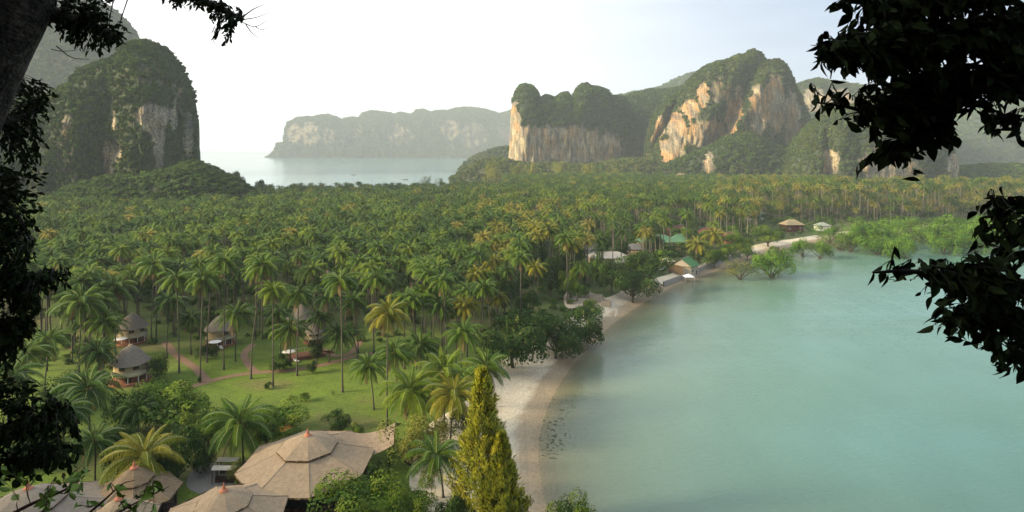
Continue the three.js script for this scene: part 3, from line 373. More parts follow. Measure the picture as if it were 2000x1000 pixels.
function palmLabel(s) {
  const u = 1000 + F * s.x / s.d, v = V0 + F * (EYE - 2 - s.h) / s.d; let best = landmarks[0], bd = 1e9;
  for (const l of landmarks) { const q = Math.hypot(u - l[1], (v - l[2]) * 1.3); if (q < bd) { bd = q; best = l; } }
  const size = s.h > 20.5 ? 'tall' : s.h < 16.5 ? 'short' : '', bend = s.lean > 0.8 ? 'right leaning' : s.lean < -0.8 ? 'left leaning' : 'upright', du = u - best[1], dv = v - best[2], side = Math.abs(du) > Math.abs(dv) * 1.3 ? (du < 0 ? 'left of' : 'right of') : dv < 0 ? 'behind' : 'before', dist = bd < 35 ? 'just' : bd < 75 ? 'a little way' : bd < 130 ? 'some way' : 'far';
  let t = [size, bend, toneLabel[s.tone], 'palm', dist, side, 'the', best[0]].filter(Boolean).join(' ');
  if (palmNames[t]) { let b2 = null, d2 = 1e9; for (const l of landmarks) { const q = Math.hypot(u - l[1], (v - l[2]) * 1.3); if (l !== best && q < d2) { d2 = q; b2 = l; } } t = [size, bend, toneLabel[s.tone], 'palm between the', best[0], 'and the', b2[0]].filter(Boolean).join(' '); if (t.split(' ').length > 16) t = [bend, toneLabel[s.tone], 'palm', side, best[0], 'toward', b2[0]].join(' '); }
  if (palmNames[t] && !/^(short|tall)/.test(t) && t.split(' ').length < 16) t = 'middling ' + t; palmNames[t] = (palmNames[t] ?? 0) + 1; return t;
}
const toneLabel = { green: 'green', deep: 'dark green', lime: 'light green', yellow: 'yellowish', gold: 'golden' };
{
  const protos = {}, unitTrunk = [0, 1].map((k) => tube([V(0, -0.01, 0), V(0.1, 0.3, 0), V(0.5, 0.7, 0), V(1, 1, 0)], 1, 0.7, 8, 6));
  for (const tn of Object.keys(tones)) protos[tn] = [1, 2].map((k) => palmCrown(60 + k + tn.length * 5, tn, 20, true, 1.7));
  spots.slice(0, N_SINGLE).forEach((s, i) => {
    const t = thing('coconut_palm', palmLabel(s), 'palm tree', V(s.x, groundY(s.x, s.d), -s.d), 'coconut palms of the dense grove');
    const lean = s.lean, g = tube([V(0, -0.2, 0), V(lean * 0.1, s.h * 0.3, 0), V(lean * 0.5, s.h * 0.7, 0), V(lean, s.h, 0)], 0.2, 0.13, 6, 6);
    part('trunk', g, M.palmTrunk, t); const c = part('crown', protos[s.tone][i % 2], M.leaf, t, 'stuff'); c.position.set(lean, s.h, 0); c.rotation.y = s.yaw; c.scale.setScalar(s.L);
  });
  const grove = thing('palm_grove', 'dense distant grove of countless coconut palms filling the flat land between cliffs', 'palm grove', V(0, 0, 0), null, 'stuff'), rest = spots.slice(N_SINGLE), white = C(0.2, 0.18, 0.15);
  for (const tn of Object.keys(tones)) for (let k = 0; k < 2; k++) {
    const cr = palmCrown(160 + k + tn.length * 5, tn, 11, false, 3.0), tr = tube([V(0, -4.2, 0), V(0.08, -2.4, 0), V(0.03, -1.0, 0), V(0, 0, 0)], 0.042, 0.03, 3, 5);
    const n = tr.attributes.color; for (let i = 0; i < n.count; i++) n.setXYZ(i, white.r, white.g, white.b);
    const list = rest.filter((s, i) => s.tone === tn && i % 2 === k).map((s) => { const g = 0.8 + 0.4 * ((s.yaw * 7.3) % 1); return [V(s.x, groundY(s.x, s.d, s.sd) + s.h, -s.d), s.L * 1.04, s.L * 1.04, s.yaw, C(g, g, g)]; });
    if (list.length) scatter('palm_crowns', mergeGeometries([cr, tr]), M.leaf, list, grove);
  }
}
// low growth under the palms
{
  const r = rng(8), geo = [4, 5].map((k) => leafCrown({ seed: 700 + k, n: 520, size: 0.2, lobes: 8, flat: 0.7, cols: [C(0.9, 0.95, 0.8), C(1.15, 1.1, 1), C(0.75, 0.8, 0.8)], aspect: 0.5 })), lists = [[], []];
  for (let d = 150; d < 880;) { const gap = d < 420 ? 4.6 : 6.5; for (let x = -0.84 * d; x < 0.84 * d; x += gap) {
    const X = x + gap * (r() - 0.5), D = d + gap * (r() - 0.5), u = 1000 + F * X / D, v = V0 + F * 55 / D, a = r(), b = r(), c = r(), e = r();
    if (huge(u, v) && !(u < 300 && v < 760)) continue; const vil = u > 950 && u < 1480 && D > 225 && D < 470; if (a > (vil ? 0.74 : D < 230 ? (u < 430 ? 0.4 : 0.28) + 0.9 * fbm(X / 22, D / 22, 5, 2) : 0.7)) continue; const sd = landDist(X, D); if (sd < 15) continue; if (D > 640 && u < 985) continue;
    if (clear.some(([cx, cz, cr]) => Math.hypot(X - cx, -D - cz) < cr * 0.9)) continue;
    const tall = D > 230 && b > (vil ? 0.66 : 0.72), s = tall ? lerp(2.5, vil ? 5.2 : 4.5, c) : lerp(0.9, 2.2, c); lists[e < 0.5 ? 0 : 1].push([V(X, groundY(X, D, sd) + (tall ? s * 0.9 : s * 0.35), -D), s, s * lerp(0.7, 1.2, r()), r() * 6.28, G.dark.clone().lerp(G.mid, c).lerp(G.bright, e * 0.5)]);
  } d += gap; }
  const u = thing('undergrowth', 'dark green bushes and saplings crowding the ground under the palms', 'undergrowth', V(0, 0, 0), null, 'stuff');
  geo.forEach((g, k) => scatter('bushes', g, M.tree, lists[k], u));
}

// ---------------------------------------------------------------- broadleaf trees, shrubs, mangroves, conifers
const crowns = {
  dense: [1, 2, 3].map((k) => leafCrown({ seed: 20 + k, n: 5600, size: 0.06, lobes: 15, flat: 0.75, cols: [G.dark, G.mid, G.dark.clone().lerp(G.mid, 0.5)], lr: [0.25, 0.42], spread: 0.66 })),
  bright: [1, 2, 3].map((k) => leafCrown({ seed: 40 + k, n: 5600, size: 0.056, lobes: 16, flat: 0.75, cols: [G.bright, G.mid, G.bright.clone().lerp(G.yellow, 0.3)], lr: [0.22, 0.4], spread: 0.68 })),
  thin: [1, 2].map((k) => leafCrown({ seed: 60 + k, n: 1500, size: 0.06, lobes: 13, flat: 0.7, cols: [G.olive, G.mid.clone().lerp(C(0.16, 0.15, 0.08), 0.5)], lr: [0.2, 0.4], spread: 0.7, aspect: 0.4 })),
  mangrove: [1, 2].map((k) => leafCrown({ seed: 80 + k, n: 5200, size: 0.05, lobes: 18, flat: 0.8, cols: [C(0.048, 0.12, 0.008), C(0.075, 0.16, 0.012), C(0.034, 0.085, 0.007)], lr: [0.22, 0.4], spread: 0.68 })),
  yellow: [1, 2].map((k) => leafCrown({ seed: 95 + k, n: 4200, size: 0.06, lobes: 15, flat: 0.85, cols: [C(0.13, 0.15, 0.022), C(0.09, 0.12, 0.02), C(0.17, 0.17, 0.03)], lr: [0.22, 0.4], spread: 0.66, aspect: 0.35 })),
};
function treeAt(name, cat, label, kind, u, vTop, vBase, wpx, o = {}) {   // size from what is seen: crown top, foot, width
  const base = o.water ? at(u, vBase, 0) : at(u, vBase, 2); base.y = groundY(base.x, -base.z); const d = -base.z, yTop = EYE - (vTop - V0) * d / F, H = yTop - base.y, R = wpx * d / F / 2, t = thing(name, label, cat, base, o.group), r = rng(Math.round(u * 3 + vTop));
  const low = o.low ?? 0.25, ch = H * (1 - low), cy = H * low + ch * (o.fat ? 0.40 : 0.42);
  const limbs = [tube([V(0, -0.4, 0), V(0.1 * R * (r() - 0.5), cy * 0.5, 0), V(0.15 * R * (r() - 0.5), cy * 1.1, 0.05 * R)], Math.max(0.1, R * 0.05), R * 0.02, 6, 6)];
  for (let k = 0; k < 5; k++) { const a = k * 1.3 + r(), s = 0.55 + 0.2 * r(); limbs.push(tube([V(0, cy * (o.water ? 0.05 : 0.35), 0), V(Math.cos(a) * R * s * 0.4, cy * 0.65, Math.sin(a) * R * s * 0.4), V(Math.cos(a) * R * s, cy * (0.95 + 0.3 * r()), Math.sin(a) * R * s)], R * 0.03, R * 0.01, 5, 5)); }
  part('trunk', mergeGeometries(limbs), M.trunk, t);
  const list = crowns[kind], c = part('crown', list[Math.floor(r() * list.length)], M.tree, t, 'stuff'); c.position.y = cy; c.scale.set(R * 1.08, ch * 0.98 * (o.fat ?? 1), R * 1.08 * (o.deep ?? 1)); c.rotation.y = r() * 6.28; return t;
}
const tr = (...a) => treeAt('broadleaf_tree', 'tree', ...a), sh = (...a) => treeAt('shrub', 'shrub', ...a), mg = (label, kind, u, t, b, w, o) => treeAt('mangrove_tree', 'mangrove', label, kind, u, t, b, w * (w > 100 ? 0.72 : 1.04), { water: true, low: 0.08, fat: 1.28, ...o });
tr('dark round tree at the head of the beach beside the big sand slope', 'dense', 1002, 602, 716, 172, { low: 0.1 }); tr('leafy dark tree between the round beach tree and the sand', 'dense', 1085, 612, 690, 132, { low: 0.02 });
sh('long low green shrub bordering the sand above the beach', 'dense', 1132, 596, 662, 112, { low: 0.0 }); sh('green shrub beside the sand clearing', 'bright', 1160, 580, 618, 58, { low: 0.02 }); sh('green shrub at the foot of the leafy dark tree', 'bright', 1060, 612, 672, 80, { low: 0.02 });
tr('large dark tree overhanging the sand behind the beach', 'dense', 1258, 484, 560, 112); tr('broad dark tree spreading low over the sand', 'dense', 1236, 520, 582, 108, { low: 0.08 }); tr('dark tree behind the tan enclosures', 'dense', 1195, 505, 570, 60, { low: 0.1 });
tr('dark tree left of the cream house', 'dense', 1165, 495, 560, 40, { low: 0.05 }); tr('dark upright tree behind the leaning golden palms', 'dense', 1098, 455, 552, 48, { low: 0.02 }); tr('dark upright tree right of the tall grove palms', 'dense', 1125, 470, 555, 40, { low: 0.02 }); tr('dense dark tree behind the small golden palm', 'dense', 985, 520, 618, 80, { low: 0.02 });
tr('round tree in front of the long green roofs', 'dense', 1278, 458, 505, 50); tr('green tree beside the green gabled house', 'bright', 1395, 478, 516, 60, { low: 0.05 }); tr('bushy tree above the low sea wall', 'bright', 1420, 470, 505, 50, { low: 0.02 }); tr('tall bushy tree among the maroon roofs', 'bright', 1290, 415, 462, 42); tr('broad tree left of the beige gabled house', 'bright', 1500, 438, 478, 70, { low: 0.02 }); tr('bushy tree at the bend of the far beach', 'bright', 1445, 452, 492, 60, { low: 0.02 });
[[1020, 452, 520, 50, 'left of the tall leaning golden palms'], [1050, 470, 540, 46, 'below the left village green roof'], [1075, 500, 580, 54, 'behind the tan enclosures at left'], [1115, 520, 585, 50, 'just left of the tan enclosures'], [1215, 468, 512, 40, 'above the widest pale roof'], [1110, 442, 500, 44, 'left of the small grey roofed house'], [1175, 446, 496, 40, 'behind the small grey roofed house'], [1030, 560, 640, 60, 'left of the sand clearing'], [1250, 436, 478, 46, 'between the grey roof and the maroon roofs'], [1350, 446, 490, 40, 'right of the green hip roofs'], [1365, 470, 514, 40, 'right behind the green gabled house'], [1160, 420, 462, 44, 'above the small green roofed house'], [1460, 470, 500, 40, 'beside the end of the sea wall']].forEach(([u, a, b, w, l], i) => tr(`${i % 3 ? 'dense dark' : 'mid green'} village tree ${l}`, i % 3 ? 'dense' : 'bright', u, a, b, w, { low: 0.03 }));
tr('pale feathery tree on the far shore of the grove', 'thin', 832, 336, 395, 26); tr('smaller feathery tree right of the pale one on the far shore', 'thin', 860, 340, 396, 24); tr('dark tree left on the far shore of the grove', 'dense', 512, 348, 405, 36); tr('dark tree at the end of the wooded left slope', 'dense', 462, 330, 410, 40); tr('broad dark tree below the wooded left slope', 'dense', 430, 360, 425, 90, { low: 0.1 }); tr('broad green tree beneath the big left cliff', 'dense', 340, 372, 440, 100, { low: 0.05 });
tr('round green tree on the slope left of the grove', 'dense', 490, 358, 420, 60, { low: 0.05 }); tr('yellowish tree at the edge of the left grove', 'thin', 352, 390, 440, 50, { low: 0.05 });
[[1040, 318, 372, 40, 'below the pale wall of the limestone tower'], [1090, 316, 368, 36, 'under the middle of the limestone tower'], [1150, 322, 374, 46, 'under the right end of the pale tower wall'], [960, 318, 372, 44, 'left of the limestone tower foot'], [1010, 322, 376, 40, 'straight under the golden edge of the tower'], [1200, 330, 376, 40, 'between the limestone tower and the sunlit mountain']].forEach(([u, a, b, w, l]) => treeAt('feathery_tree', 'tree', 'yellowish feathery tree ' + l, 'yellow', u, a, b, w, { low: 0.1, group: 'feathery trees under the tower' }));
// mangroves in the shallows
mg('greyish thin mangrove standing in the shallows left of the big green one', 'thin', 1445, 505, 546, 82); mg('large green mangrove standing alone in the shallows', 'mangrove', 1508, 488, 542, 98); mg('small green mangrove nearest the bend of the beach', 'mangrove', 1568, 470, 502, 52); mg('small mangrove right of its twin at the bend of the beach', 'mangrove', 1602, 474, 505, 50);
mg('greyish bare stemmed mangrove on the mud flat', 'thin', 1642, 452, 488, 86); mg('green mangrove in front of the big mangrove thicket', 'mangrove', 1715, 464, 497, 82); mg('green mangrove at the water edge of the thicket', 'mangrove', 1765, 466, 504, 70); mg('bushy mangrove alone right of the muddy channel', 'mangrove', 1845, 456, 496, 74); mg('big spreading mangrove at the back of the thicket', 'mangrove', 1690, 438, 480, 120); mg('greyish mangrove beyond the muddy channel', 'thin', 1800, 436, 474, 80);
mg('low green mangrove behind the muddy channel', 'mangrove', 1880, 430, 468, 110); mg('low mangrove just left of the black leaves', 'mangrove', 1925, 432, 482, 90); mg('mangrove half hidden behind the black leaves', 'mangrove', 1985, 435, 480, 110); mg('low mangrove behind the greyish one beyond the channel', 'mangrove', 1780, 428, 460, 120); mg('dark mangrove at the back left of the mud flat', 'mangrove', 1620, 444, 474, 60);
mg('mangrove in the middle of the big thicket', 'mangrove', 1740, 448, 486, 92); mg('small mangrove left of the big thicket', 'mangrove', 1660, 455, 492, 60); mg('round mangrove at the right of the thicket', 'mangrove', 1825, 440, 480, 84); mg('low mangrove at the water near the black leaves', 'mangrove', 1900, 452, 494, 76); mg('mangrove showing through gaps in the black leaves', 'mangrove', 1950, 446, 490, 84); mg('tall mangrove at the back of the mud flat', 'mangrove', 1850, 424, 466, 110); mg('back row mangrove right of the beach end', 'mangrove', 1735, 432, 468, 100); mg('back row mangrove at the far right shore', 'mangrove', 1940, 420, 462, 130);
{ // dark weed washed along the shallows
  const r = rng(77), list = []; for (let k = 0; k < 150; k++) { const v = 770 + 125 * r(), p = at(piece([[770, 1106], [830, 1086], [895, 1074]], v) + 34 * (r() + r() + r() - 1.5), v, 0.0); p.y = 0.03; list.push([p, 0.12 + 0.5 * r() * r(), 0.05, r() * 6.28, C(0.10, 0.11, 0.065)]); }
  const w = thing('seaweed', 'broken dark patch of seaweed floating along the near shallows', 'seaweed', V(0, 0, 0), null, 'stuff'); scatter('weed', leafCrown({ seed: 9, n: 60, size: 0.5, lobes: 4, cols: [C(1, 1, 1)], flat: 0.3 }), forestMat, list, w);
}
// shrubs at the bottom
sh('bright green shrub in front of the thatched pavilion', 'bright', 690, 926, 1030, 190, { low: 0 }); sh('yellow green bush right of the thatched wing roof', 'yellow', 800, 815, 925, 130, { low: 0.05 }); sh('bright green bush at the bottom edge beside the dark palm', 'bright', 805, 940, 1040, 110, { low: 0 }); sh('dark bush in the shade of the pavilion eave', 'dense', 735, 895, 960, 60, { low: 0 });
sh('round dark shrub behind the pavilion roof', 'dense', 656, 802, 842, 62, { low: 0.02 }); sh('green bushes between the lawn and the pool', 'bright', 545, 788, 850, 130, { low: 0.02 }); sh('large leafy bush below the nearest round hut', 'bright', 320, 752, 838, 170, { low: 0.02 }); sh('dark bush mass right of the brownish palm', 'dense', 345, 828, 935, 120, { low: 0.02 });
sh('wide dark shrub under the black leaf mass at lower left', 'dense', 60, 830, 905, 130, { low: 0 }); sh('green shrub behind the drooping pale ribbed palm', 'dense', 255, 762, 845, 110, { low: 0 }); sh('leafy shrub left of the large palm by the awnings', 'bright', 405, 795, 872, 104, { low: 0 }); sh('dark shrub hiding the left end of the grey patio', 'dense', 385, 858, 922, 74, { low: 0 }); sh('low shrub at the left edge of the open lawn', 'bright', 375, 768, 812, 70, { low: 0 }); sh('dark green shrub below the leftmost brick path', 'dense', 130, 735, 800, 110, { low: 0 }); sh('bushy shrub right of the large palm by the awnings', 'bright', 520, 815, 872, 80, { low: 0 });
sh('dark shrub at the lower left among palms', 'dense', 230, 830, 930, 90, { low: 0.02 }); sh('shadowed shrub at the far left below the palms', 'dense', 90, 770, 880, 150, { low: 0.02 }); sh('tangled shrub beside the awnings', 'yellow', 470, 905, 950, 60, { low: 0 }); sh('small lawn shrub by the brick path', 'dense', 610, 703, 728, 24, { low: 0.02 }); sh('shrub beneath the terrace of the lounge chairs', 'dense', 545, 692, 722, 56, { low: 0 });
sh('dark shrub left of the middle hut terrace', 'dense', 405, 672, 700, 46, { low: 0 }); sh('dark bushes right of the nearest round hut', 'dense', 305, 690, 745, 46, { low: 0 }); sh('dark shrub left of the farther round hut', 'dense', 200, 662, 700, 46, { low: 0 }); sh('green shrub under the wooden stairs', 'dense', 620, 665, 700, 40, { low: 0 }); sh('low yellow tipped shrub on the lawn', 'bright', 597, 765, 784, 26, { low: 0 });
sh('green hedge bush right of the pavilion on the lawn edge', 'bright', 690, 828, 856, 46, { low: 0 }); sh('dark green bush below the golden conifer', 'dense', 890, 960, 1050, 90, { low: 0 }); sh('small tree standing in front of the water at the bottom edge', 'bright', 1122, 964, 1075, 112, { low: 0.1 }); sh('dark shrub behind the beach clump of palms', 'dense', 905, 790, 850, 60, { low: 0 }); sh('yellowish bush under the beach clump', 'yellow', 850, 815, 880, 80, { low: 0 });
sh('tiny dark shrub beside the lime palm foot', 'dense', 524, 744, 760, 18, { low: 0 }); sh('tiny dark shrub beside the brick path fork', 'dense', 390, 735, 748, 9, { low: 0 }); sh('seedling palm shrub alone in the middle of the lawn', 'thin', 650, 760, 772, 10, { low: 0 });
function conifer(label, u, vTop, vBase, wpx, seed) {         // feathery cone of upswept sprays
  const base = at(u, vBase, 2), d = -base.z, H = EYE - (vTop - V0) * d / F - base.y, R = wpx * d / F / 2, t = thing('casuarina_tree', label, 'conifer', base), r = rng(seed), b = new Buf();
  part('trunk', tube([V(0, -0.3, 0), V(0.1, H * 0.5, 0), V(0, H * 0.97, 0)], R * 0.07, 0.03, 8, 7), M.trunk, t);
  const sprays = []; for (let i = 0; i < 700; i++) { const s = Math.pow(r(), 0.75), a = r() * 6.28, q = R * Math.pow(1 - s, 0.85) * (0.5 + 0.5 * r()) * (1 + 0.75 * noise(Math.cos(a) * 1.6, s * 6, Math.sin(a) * 1.6 + seed)) + 0.1; sprays.push([V(Math.cos(a) * q, H * (0.02 + 0.97 * s), Math.sin(a) * q), V(Math.cos(a) * 0.55, 0.9, Math.sin(a) * 0.55).normalize(), H * 0.085 * (1 - 0.55 * s), [C(0.34, 0.345, 0.020), C(0.28, 0.30, 0.018), C(0.42, 0.39, 0.026), C(0.19, 0.225, 0.015)][Math.floor(r() * 4)]]); }
  for (const [c, ax, l, col] of sprays) for (let k = 0; k < 34; k++) {
    const f = r() - 0.55, jit = V(r() - 0.5, r() - 0.5, r() - 0.5).multiplyScalar(l * 0.72 * (1 - 0.6 * Math.abs(f))), p = c.clone().addScaledVector(ax, f * l * 1.5).add(jit).addScaledVector(V(c.x, 0, c.z), -0.12 * r()), dir = ax.clone().add(V(r() - 0.5, r() * 0.4 - 0.2, r() - 0.5).multiplyScalar(1.1)).normalize(), n = V(c.x, 0.5 * R, c.z).normalize().addScaledVector(jit, 1.3 / l).normalize(), sd = dir.clone().cross(n).normalize(), w = 0.085 * (0.7 + 0.8 * r()), ln = 0.55 * (0.5 + r()), cc = col.clone().multiplyScalar(0.7 + 0.6 * r());
    const q = [p.clone().addScaledVector(sd, w), p.clone().addScaledVector(sd, -w), p.clone().addScaledVector(dir, ln)].map((e) => b.v(e, n, cc)); b.f(q[0], q[1], q[2]);
  }
  part('crown', b.geo(), M.leaf, t, 'stuff'); return t;
}
conifer('tall golden green feathery conifer beside the sand', 942, 722, 1030, 150, 5); conifer('shorter golden conifer touching the right side of the tall one', 980, 848, 1050, 110, 6);

// ---------------------------------------------------------------- thatched pavilion roofs and huts
function hipRoof(sides, rings, turn, sz = 1, rag = 0) {    // faceted roof from rings [radius, y], hips left sharp; rag makes the lowest edge uneven; uv in metres
  const b = new Buf(), S = rag ? 7 : 1, pt = (k, q) => { const a = turn + k / sides * 2 * Math.PI; return V(Math.cos(a) * rings[q][0], rings[q][1], Math.sin(a) * rings[q][0] * sz); };
  for (let k = 0; k < sides; k++) {
    const n0 = rings.length, ids = [];
    for (let q = 0; q < n0; q++) for (let e = 0; e <= S; e++) {
      const A = pt(k, q), B = pt(k + 1, q), l = A.distanceTo(B), f = e / S, p = A.clone().lerp(B, f), jag = rag * (noise(p.x * 1.3, p.z * 1.3, q * 3) + 0.5 * noise(p.x * 4, p.z * 4, 7));
      p.y += jag * (q ? 0.6 : 1.2) - rag * 1.2 * Math.sin(f * Math.PI) * (q ? 0.5 : 1) * (l > 3 ? 1 : 0); const st = 1 + (rag ? 0.22 * fbm(p.x / 1.7, p.z / 1.7, rings[0][0], 3) : 0);
      ids.push(b.v(p, V(0, 1, 0), C(st, st, st * (1 - 0.04 * st)), (f - 0.5) * l / 5.5, rings[q][0] / 5.5));
    }
    for (let q = 0; q < n0 - 1; q++) for (let e = 0; e < S; e++) { const i = ids[q * (S + 1) + e], j = ids[q * (S + 1) + e + 1], m = ids[(q + 1) * (S + 1) + e + 1], o = ids[(q + 1) * (S + 1) + e]; b.f(i, m, j); b.f(i, o, m); }
  }
  return b.geo(true);
}
const ridgeLines = (sides, rings, turn, sz, r) => { const l = []; for (let k = 0; k < sides; k++) { const a = turn + k / sides * 2 * Math.PI; l.push(tube(rings.map(([q, y]) => V(Math.cos(a) * q, y + 0.02, Math.sin(a) * q * sz)), r, r, rings.length * 3, 5)); } return mergeGeometries(l); };
function finial(t, y, s = 1) { const g = new THREE.LatheGeometry([[0.62, 0], [0.58, 0.12], [0.3, 0.28], [0.2, 0.5], [0.26, 0.62], [0.1, 0.78], [0.05, 1.2], [0, 1.25]].map(([a, b]) => new THREE.Vector2(a * s, b * s)), 14); const m = part('finial', g, M.terracotta, t); m.position.y = y; return m; }
function pavilion(label, u, vEave, yE, R, sz, turn, apexY, opts = {}) {
  const p = at(u, vEave, yE), t = thing('thatched_pavilion', label, 'pavilion', V(p.x, 2, p.z)), e = yE - 2, a = apexY - 2, rm = R * 0.4, ym = e + (a - e) * 0.55;
  const low = [[R, e], [R * 0.8, e + (ym - e) * 0.27], [R * 0.6, e + (ym - e) * 0.58], [rm, ym - 0.2]], hi = [[rm * 1.1, ym + 0.02], [rm * 0.72, ym + (a - ym) * 0.45], [rm * 0.34, ym + (a - ym) * 0.82], [0.25, a]];
  const rf = part('roof', hipRoof(8, low, turn, sz, 0.12), opts.mat ?? M.thatch, t); part('roof_ridges', ridgeLines(8, low, turn, sz, 0.055), M.hip, rf); part('upper_roof', hipRoof(8, hi, turn, sz, 0.06), opts.mat ?? M.thatch, t);
  part('eave_board', hipRoof(8, [[R * 1.003, e - 0.28], [R * 1.003, e - 0.02]], turn, sz), M.timber, t); part('upper_eave', hipRoof(8, [[rm * 1.1, ym - 0.2], [rm * 1.1, ym + 0.02]], turn, sz), M.timber, t);
  finial(t, a - 0.1, 1);
  for (let k = 0; k < 8; k++) { const q = turn + k / 8 * 2 * Math.PI; part('post', box(0.28, e + 0.2, 0.28, Math.cos(q) * R * 0.84, -0.1, Math.sin(q) * R * 0.84 * sz), M.wood, t); }
  part('floor_deck', hipRoof(8, [[R * 0.9, 0.3], [0.01, 0.31]], turn, sz), M.timber, t);
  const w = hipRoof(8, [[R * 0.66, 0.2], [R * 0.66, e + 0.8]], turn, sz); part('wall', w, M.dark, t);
  for (let k = 0; k < 3; k++) part('rail', hipRoof(8, [[R * 0.83, 0.5 + k * 0.35], [R * 0.83, 0.62 + k * 0.35]], turn, sz), M.redwood, t);
  return t;
}
const big = pavilion('large octagonal shingled pavilion roof with a terracotta finial', 601, 899, 6, 10.9, 1.12, 0.42, 10.2);
{ // the curved wing roof at its right
  const b = new Buf(), w = C(1, 1, 1), K = 14;
  for (let i = 0; i <= K; i++) { const s = i / K, x = lerp(4, 12.8, s), ry = 6.1 - 1.3 * Math.sin(s * Math.PI * 0.75) + 1.0 * s * s + 0.3, z0 = -5.2 - s * 3.5; for (const [k, dz, dy] of [[0, -4.5, -2.0], [1, -2.2, -1.0], [2, 0, 0], [3, 2.6 - s * 0.4, -0.95], [4, 5.4 - s * 1.2, -1.95]]) b.v(V(x + Math.abs(k - 2) * 0.25, ry + dy, z0 + dz), V(0, 1, 0), w, x / 5.5, k * 2.6 / 5.5); }
  for (let i = 0; i < K; i++) for (let k = 0; k < 4; k++) { const a = i * 5 + k; b.f(a, a + 1, a + 5); b.f(a + 1, a + 6, a + 5); }
  part('wing_roof', b.geo(true), M.thatch, big);
  for (const [x, z] of [[7, -2], [12.4, -5.5], [12.2, -11]]) part('post', box(0.25, 4.4, 0.25, x, -0.1, z), M.wood, big);
}
pavilion('second octagonal shingled roof cut by the bottom edge', 437, 1008, 6, 8.6, 1.1, 0.2, 9.6);
pavilion('grey thatched roof at the bottom left corner', 55, 1012, 6, 10.5, 1.0, 0.3, 10.2, { mat: M.thatchGrey });
pavilion('small thatched roof right of the grey corner roof', 232, 1010, 6, 5.2, 1.0, 0.1, 8.6, { mat: M.thatch });
pavilion('brown thatched roof under the brownish spreading palm', 262, 962, 5.4, 6.6, 1.0, 0.3, 9.2, { mat: M.thatchBrown });
function makeHut() {
  const t = new THREE.Group(), sides = 20, prof = [[4.6, 4.6], [3.9, 5.2], [3.1, 6.1], [2.2, 7.2], [1.3, 8.0], [0.6, 8.45], [0, 8.55]], b = new Buf(), w = C(1, 1, 1);
  for (let k = 0; k <= sides; k++) prof.forEach(([r, y], q) => { const a = k / sides * 6.2832, lift = q < 2 ? 0.35 * Math.max(0, Math.cos((a - 0.4) * 3)) : 0; b.v(V(Math.cos(a) * r, y + lift, Math.sin(a) * r), V(0, 1, 0), w, k * 0.22, q * 0.25); });
  for (let k = 0; k < sides; k++) for (let q = 0; q < prof.length - 1; q++) { const a = k * prof.length + q; b.f(a, a + 1, a + prof.length); b.f(a + 1, a + prof.length + 1, a + prof.length); }
  const rf = part('roof', b.geo(true), M.thatchGrey, t); const cap = part('roof_cap', new THREE.CylinderGeometry(0.35, 0.6, 0.35, 12), M.hip, rf); cap.position.y = 8.55;
  const cyl = (r, y0, y1, a0 = 0, a1 = 6.2832) => { const g = new THREE.CylinderGeometry(r, r, y1 - y0, 28, 1, true, a0, a1 - a0); return g.translate(0, (y0 + y1) / 2, 0); };
  part('upper_wall', cyl(3.5, 2.2, 5.6), std(C(0.58, 0.47, 0.30), { map: grainT, side: THREE.DoubleSide }), t); part('lower_wall', cyl(3.2, -0.2, 2.2), std(C(0.24, 0.10, 0.055), { map: grainT, side: THREE.DoubleSide }), t);
  const slab = new THREE.CylinderGeometry(4.15, 4.15, 0.22, 28); slab.translate(0, 2.2, 0); part('balcony_slab', slab, M.cream, t);
  part('balcony_wall', cyl(4.1, 2.3, 3.1, -1.2, 3.0), std(C(0.62, 0.54, 0.40), { map: grainT, side: THREE.DoubleSide }), t);
  for (const a of [0.55, 1.5, 2.5, -0.3]) { const o = part('window', box(0.12, 1.05, 1.25, 0, 0, 0), M.redwood, t); o.position.set(Math.sin(a) * 3.5, 3.5, Math.cos(a) * 3.5); o.rotation.y = a - Math.PI / 2; const g = part('pane', box(0.04, 0.8, 1.0, 0.07, 0.12, 0), M.glass, o); }
  const dr = part('door', box(0.12, 1.9, 1.1, 0, 0, 0), M.wood, t); dr.position.set(Math.sin(0.1) * 3.22, 0.1, Math.cos(0.1) * 3.22); dr.rotation.y = 0.1 - Math.PI / 2;
  for (let k = 0; k < 6; k++) { const a = -1 + k * 0.55; part('post', box(0.16, 2.2, 0.16, Math.sin(a) * 3.95, 0, Math.cos(a) * 3.95), M.white, t); }
  const st = part('terrace', new THREE.CylinderGeometry(4.4, 4.6, 0.7, 24), M.brick, t); st.position.y = 0.15; return t;
}
const hutProto = makeHut();
[[255, 744, 0.3, 1, 'nearest round thatched hut with a cream balcony wall'], [258, 668, 0.8, 0.96, 'round thatched hut among trunks beyond the nearest hut'], [431, 672, 1.2, 0.95, 'round thatched hut half hidden by a full palm'], [588, 648, 0.6, 0.95, 'round thatched hut above the wooden stairs'], [612, 668, 0.2, 0.62, 'small low thatched shelter right beside the stairs'], [640, 572, 0.5, 1.0, 'grey thatched hut deep in the grove behind the tall slim palm'], [815, 572, 0.1, 1.0, 'grey thatched hut deep in the grove at centre']].forEach(([u, v, yaw, s, label], i) => {
  const t = i ? hutProto.clone() : hutProto; t.name = numbered('thatched_hut'); t.position.copy(onGround(at(u, v, 2))); t.rotation.y = yaw; t.scale.setScalar(s); scene.add(t); tag(t, label, 'hut');
});
function parasol(label, u, v, hpx, mat = M.canvas, R = 1.7) { const p = onGround(at(u, v, 2)), t = thing('parasol', label, 'parasol', p), c = part('canopy', new THREE.ConeGeometry(R, 0.42, 12, 1, true), mat, t); c.position.y = 2.55; part('pole', new THREE.CylinderGeometry(0.04, 0.04, 2.7, 6).translate(0, 1.35, 0), M.timber, t); return t; }
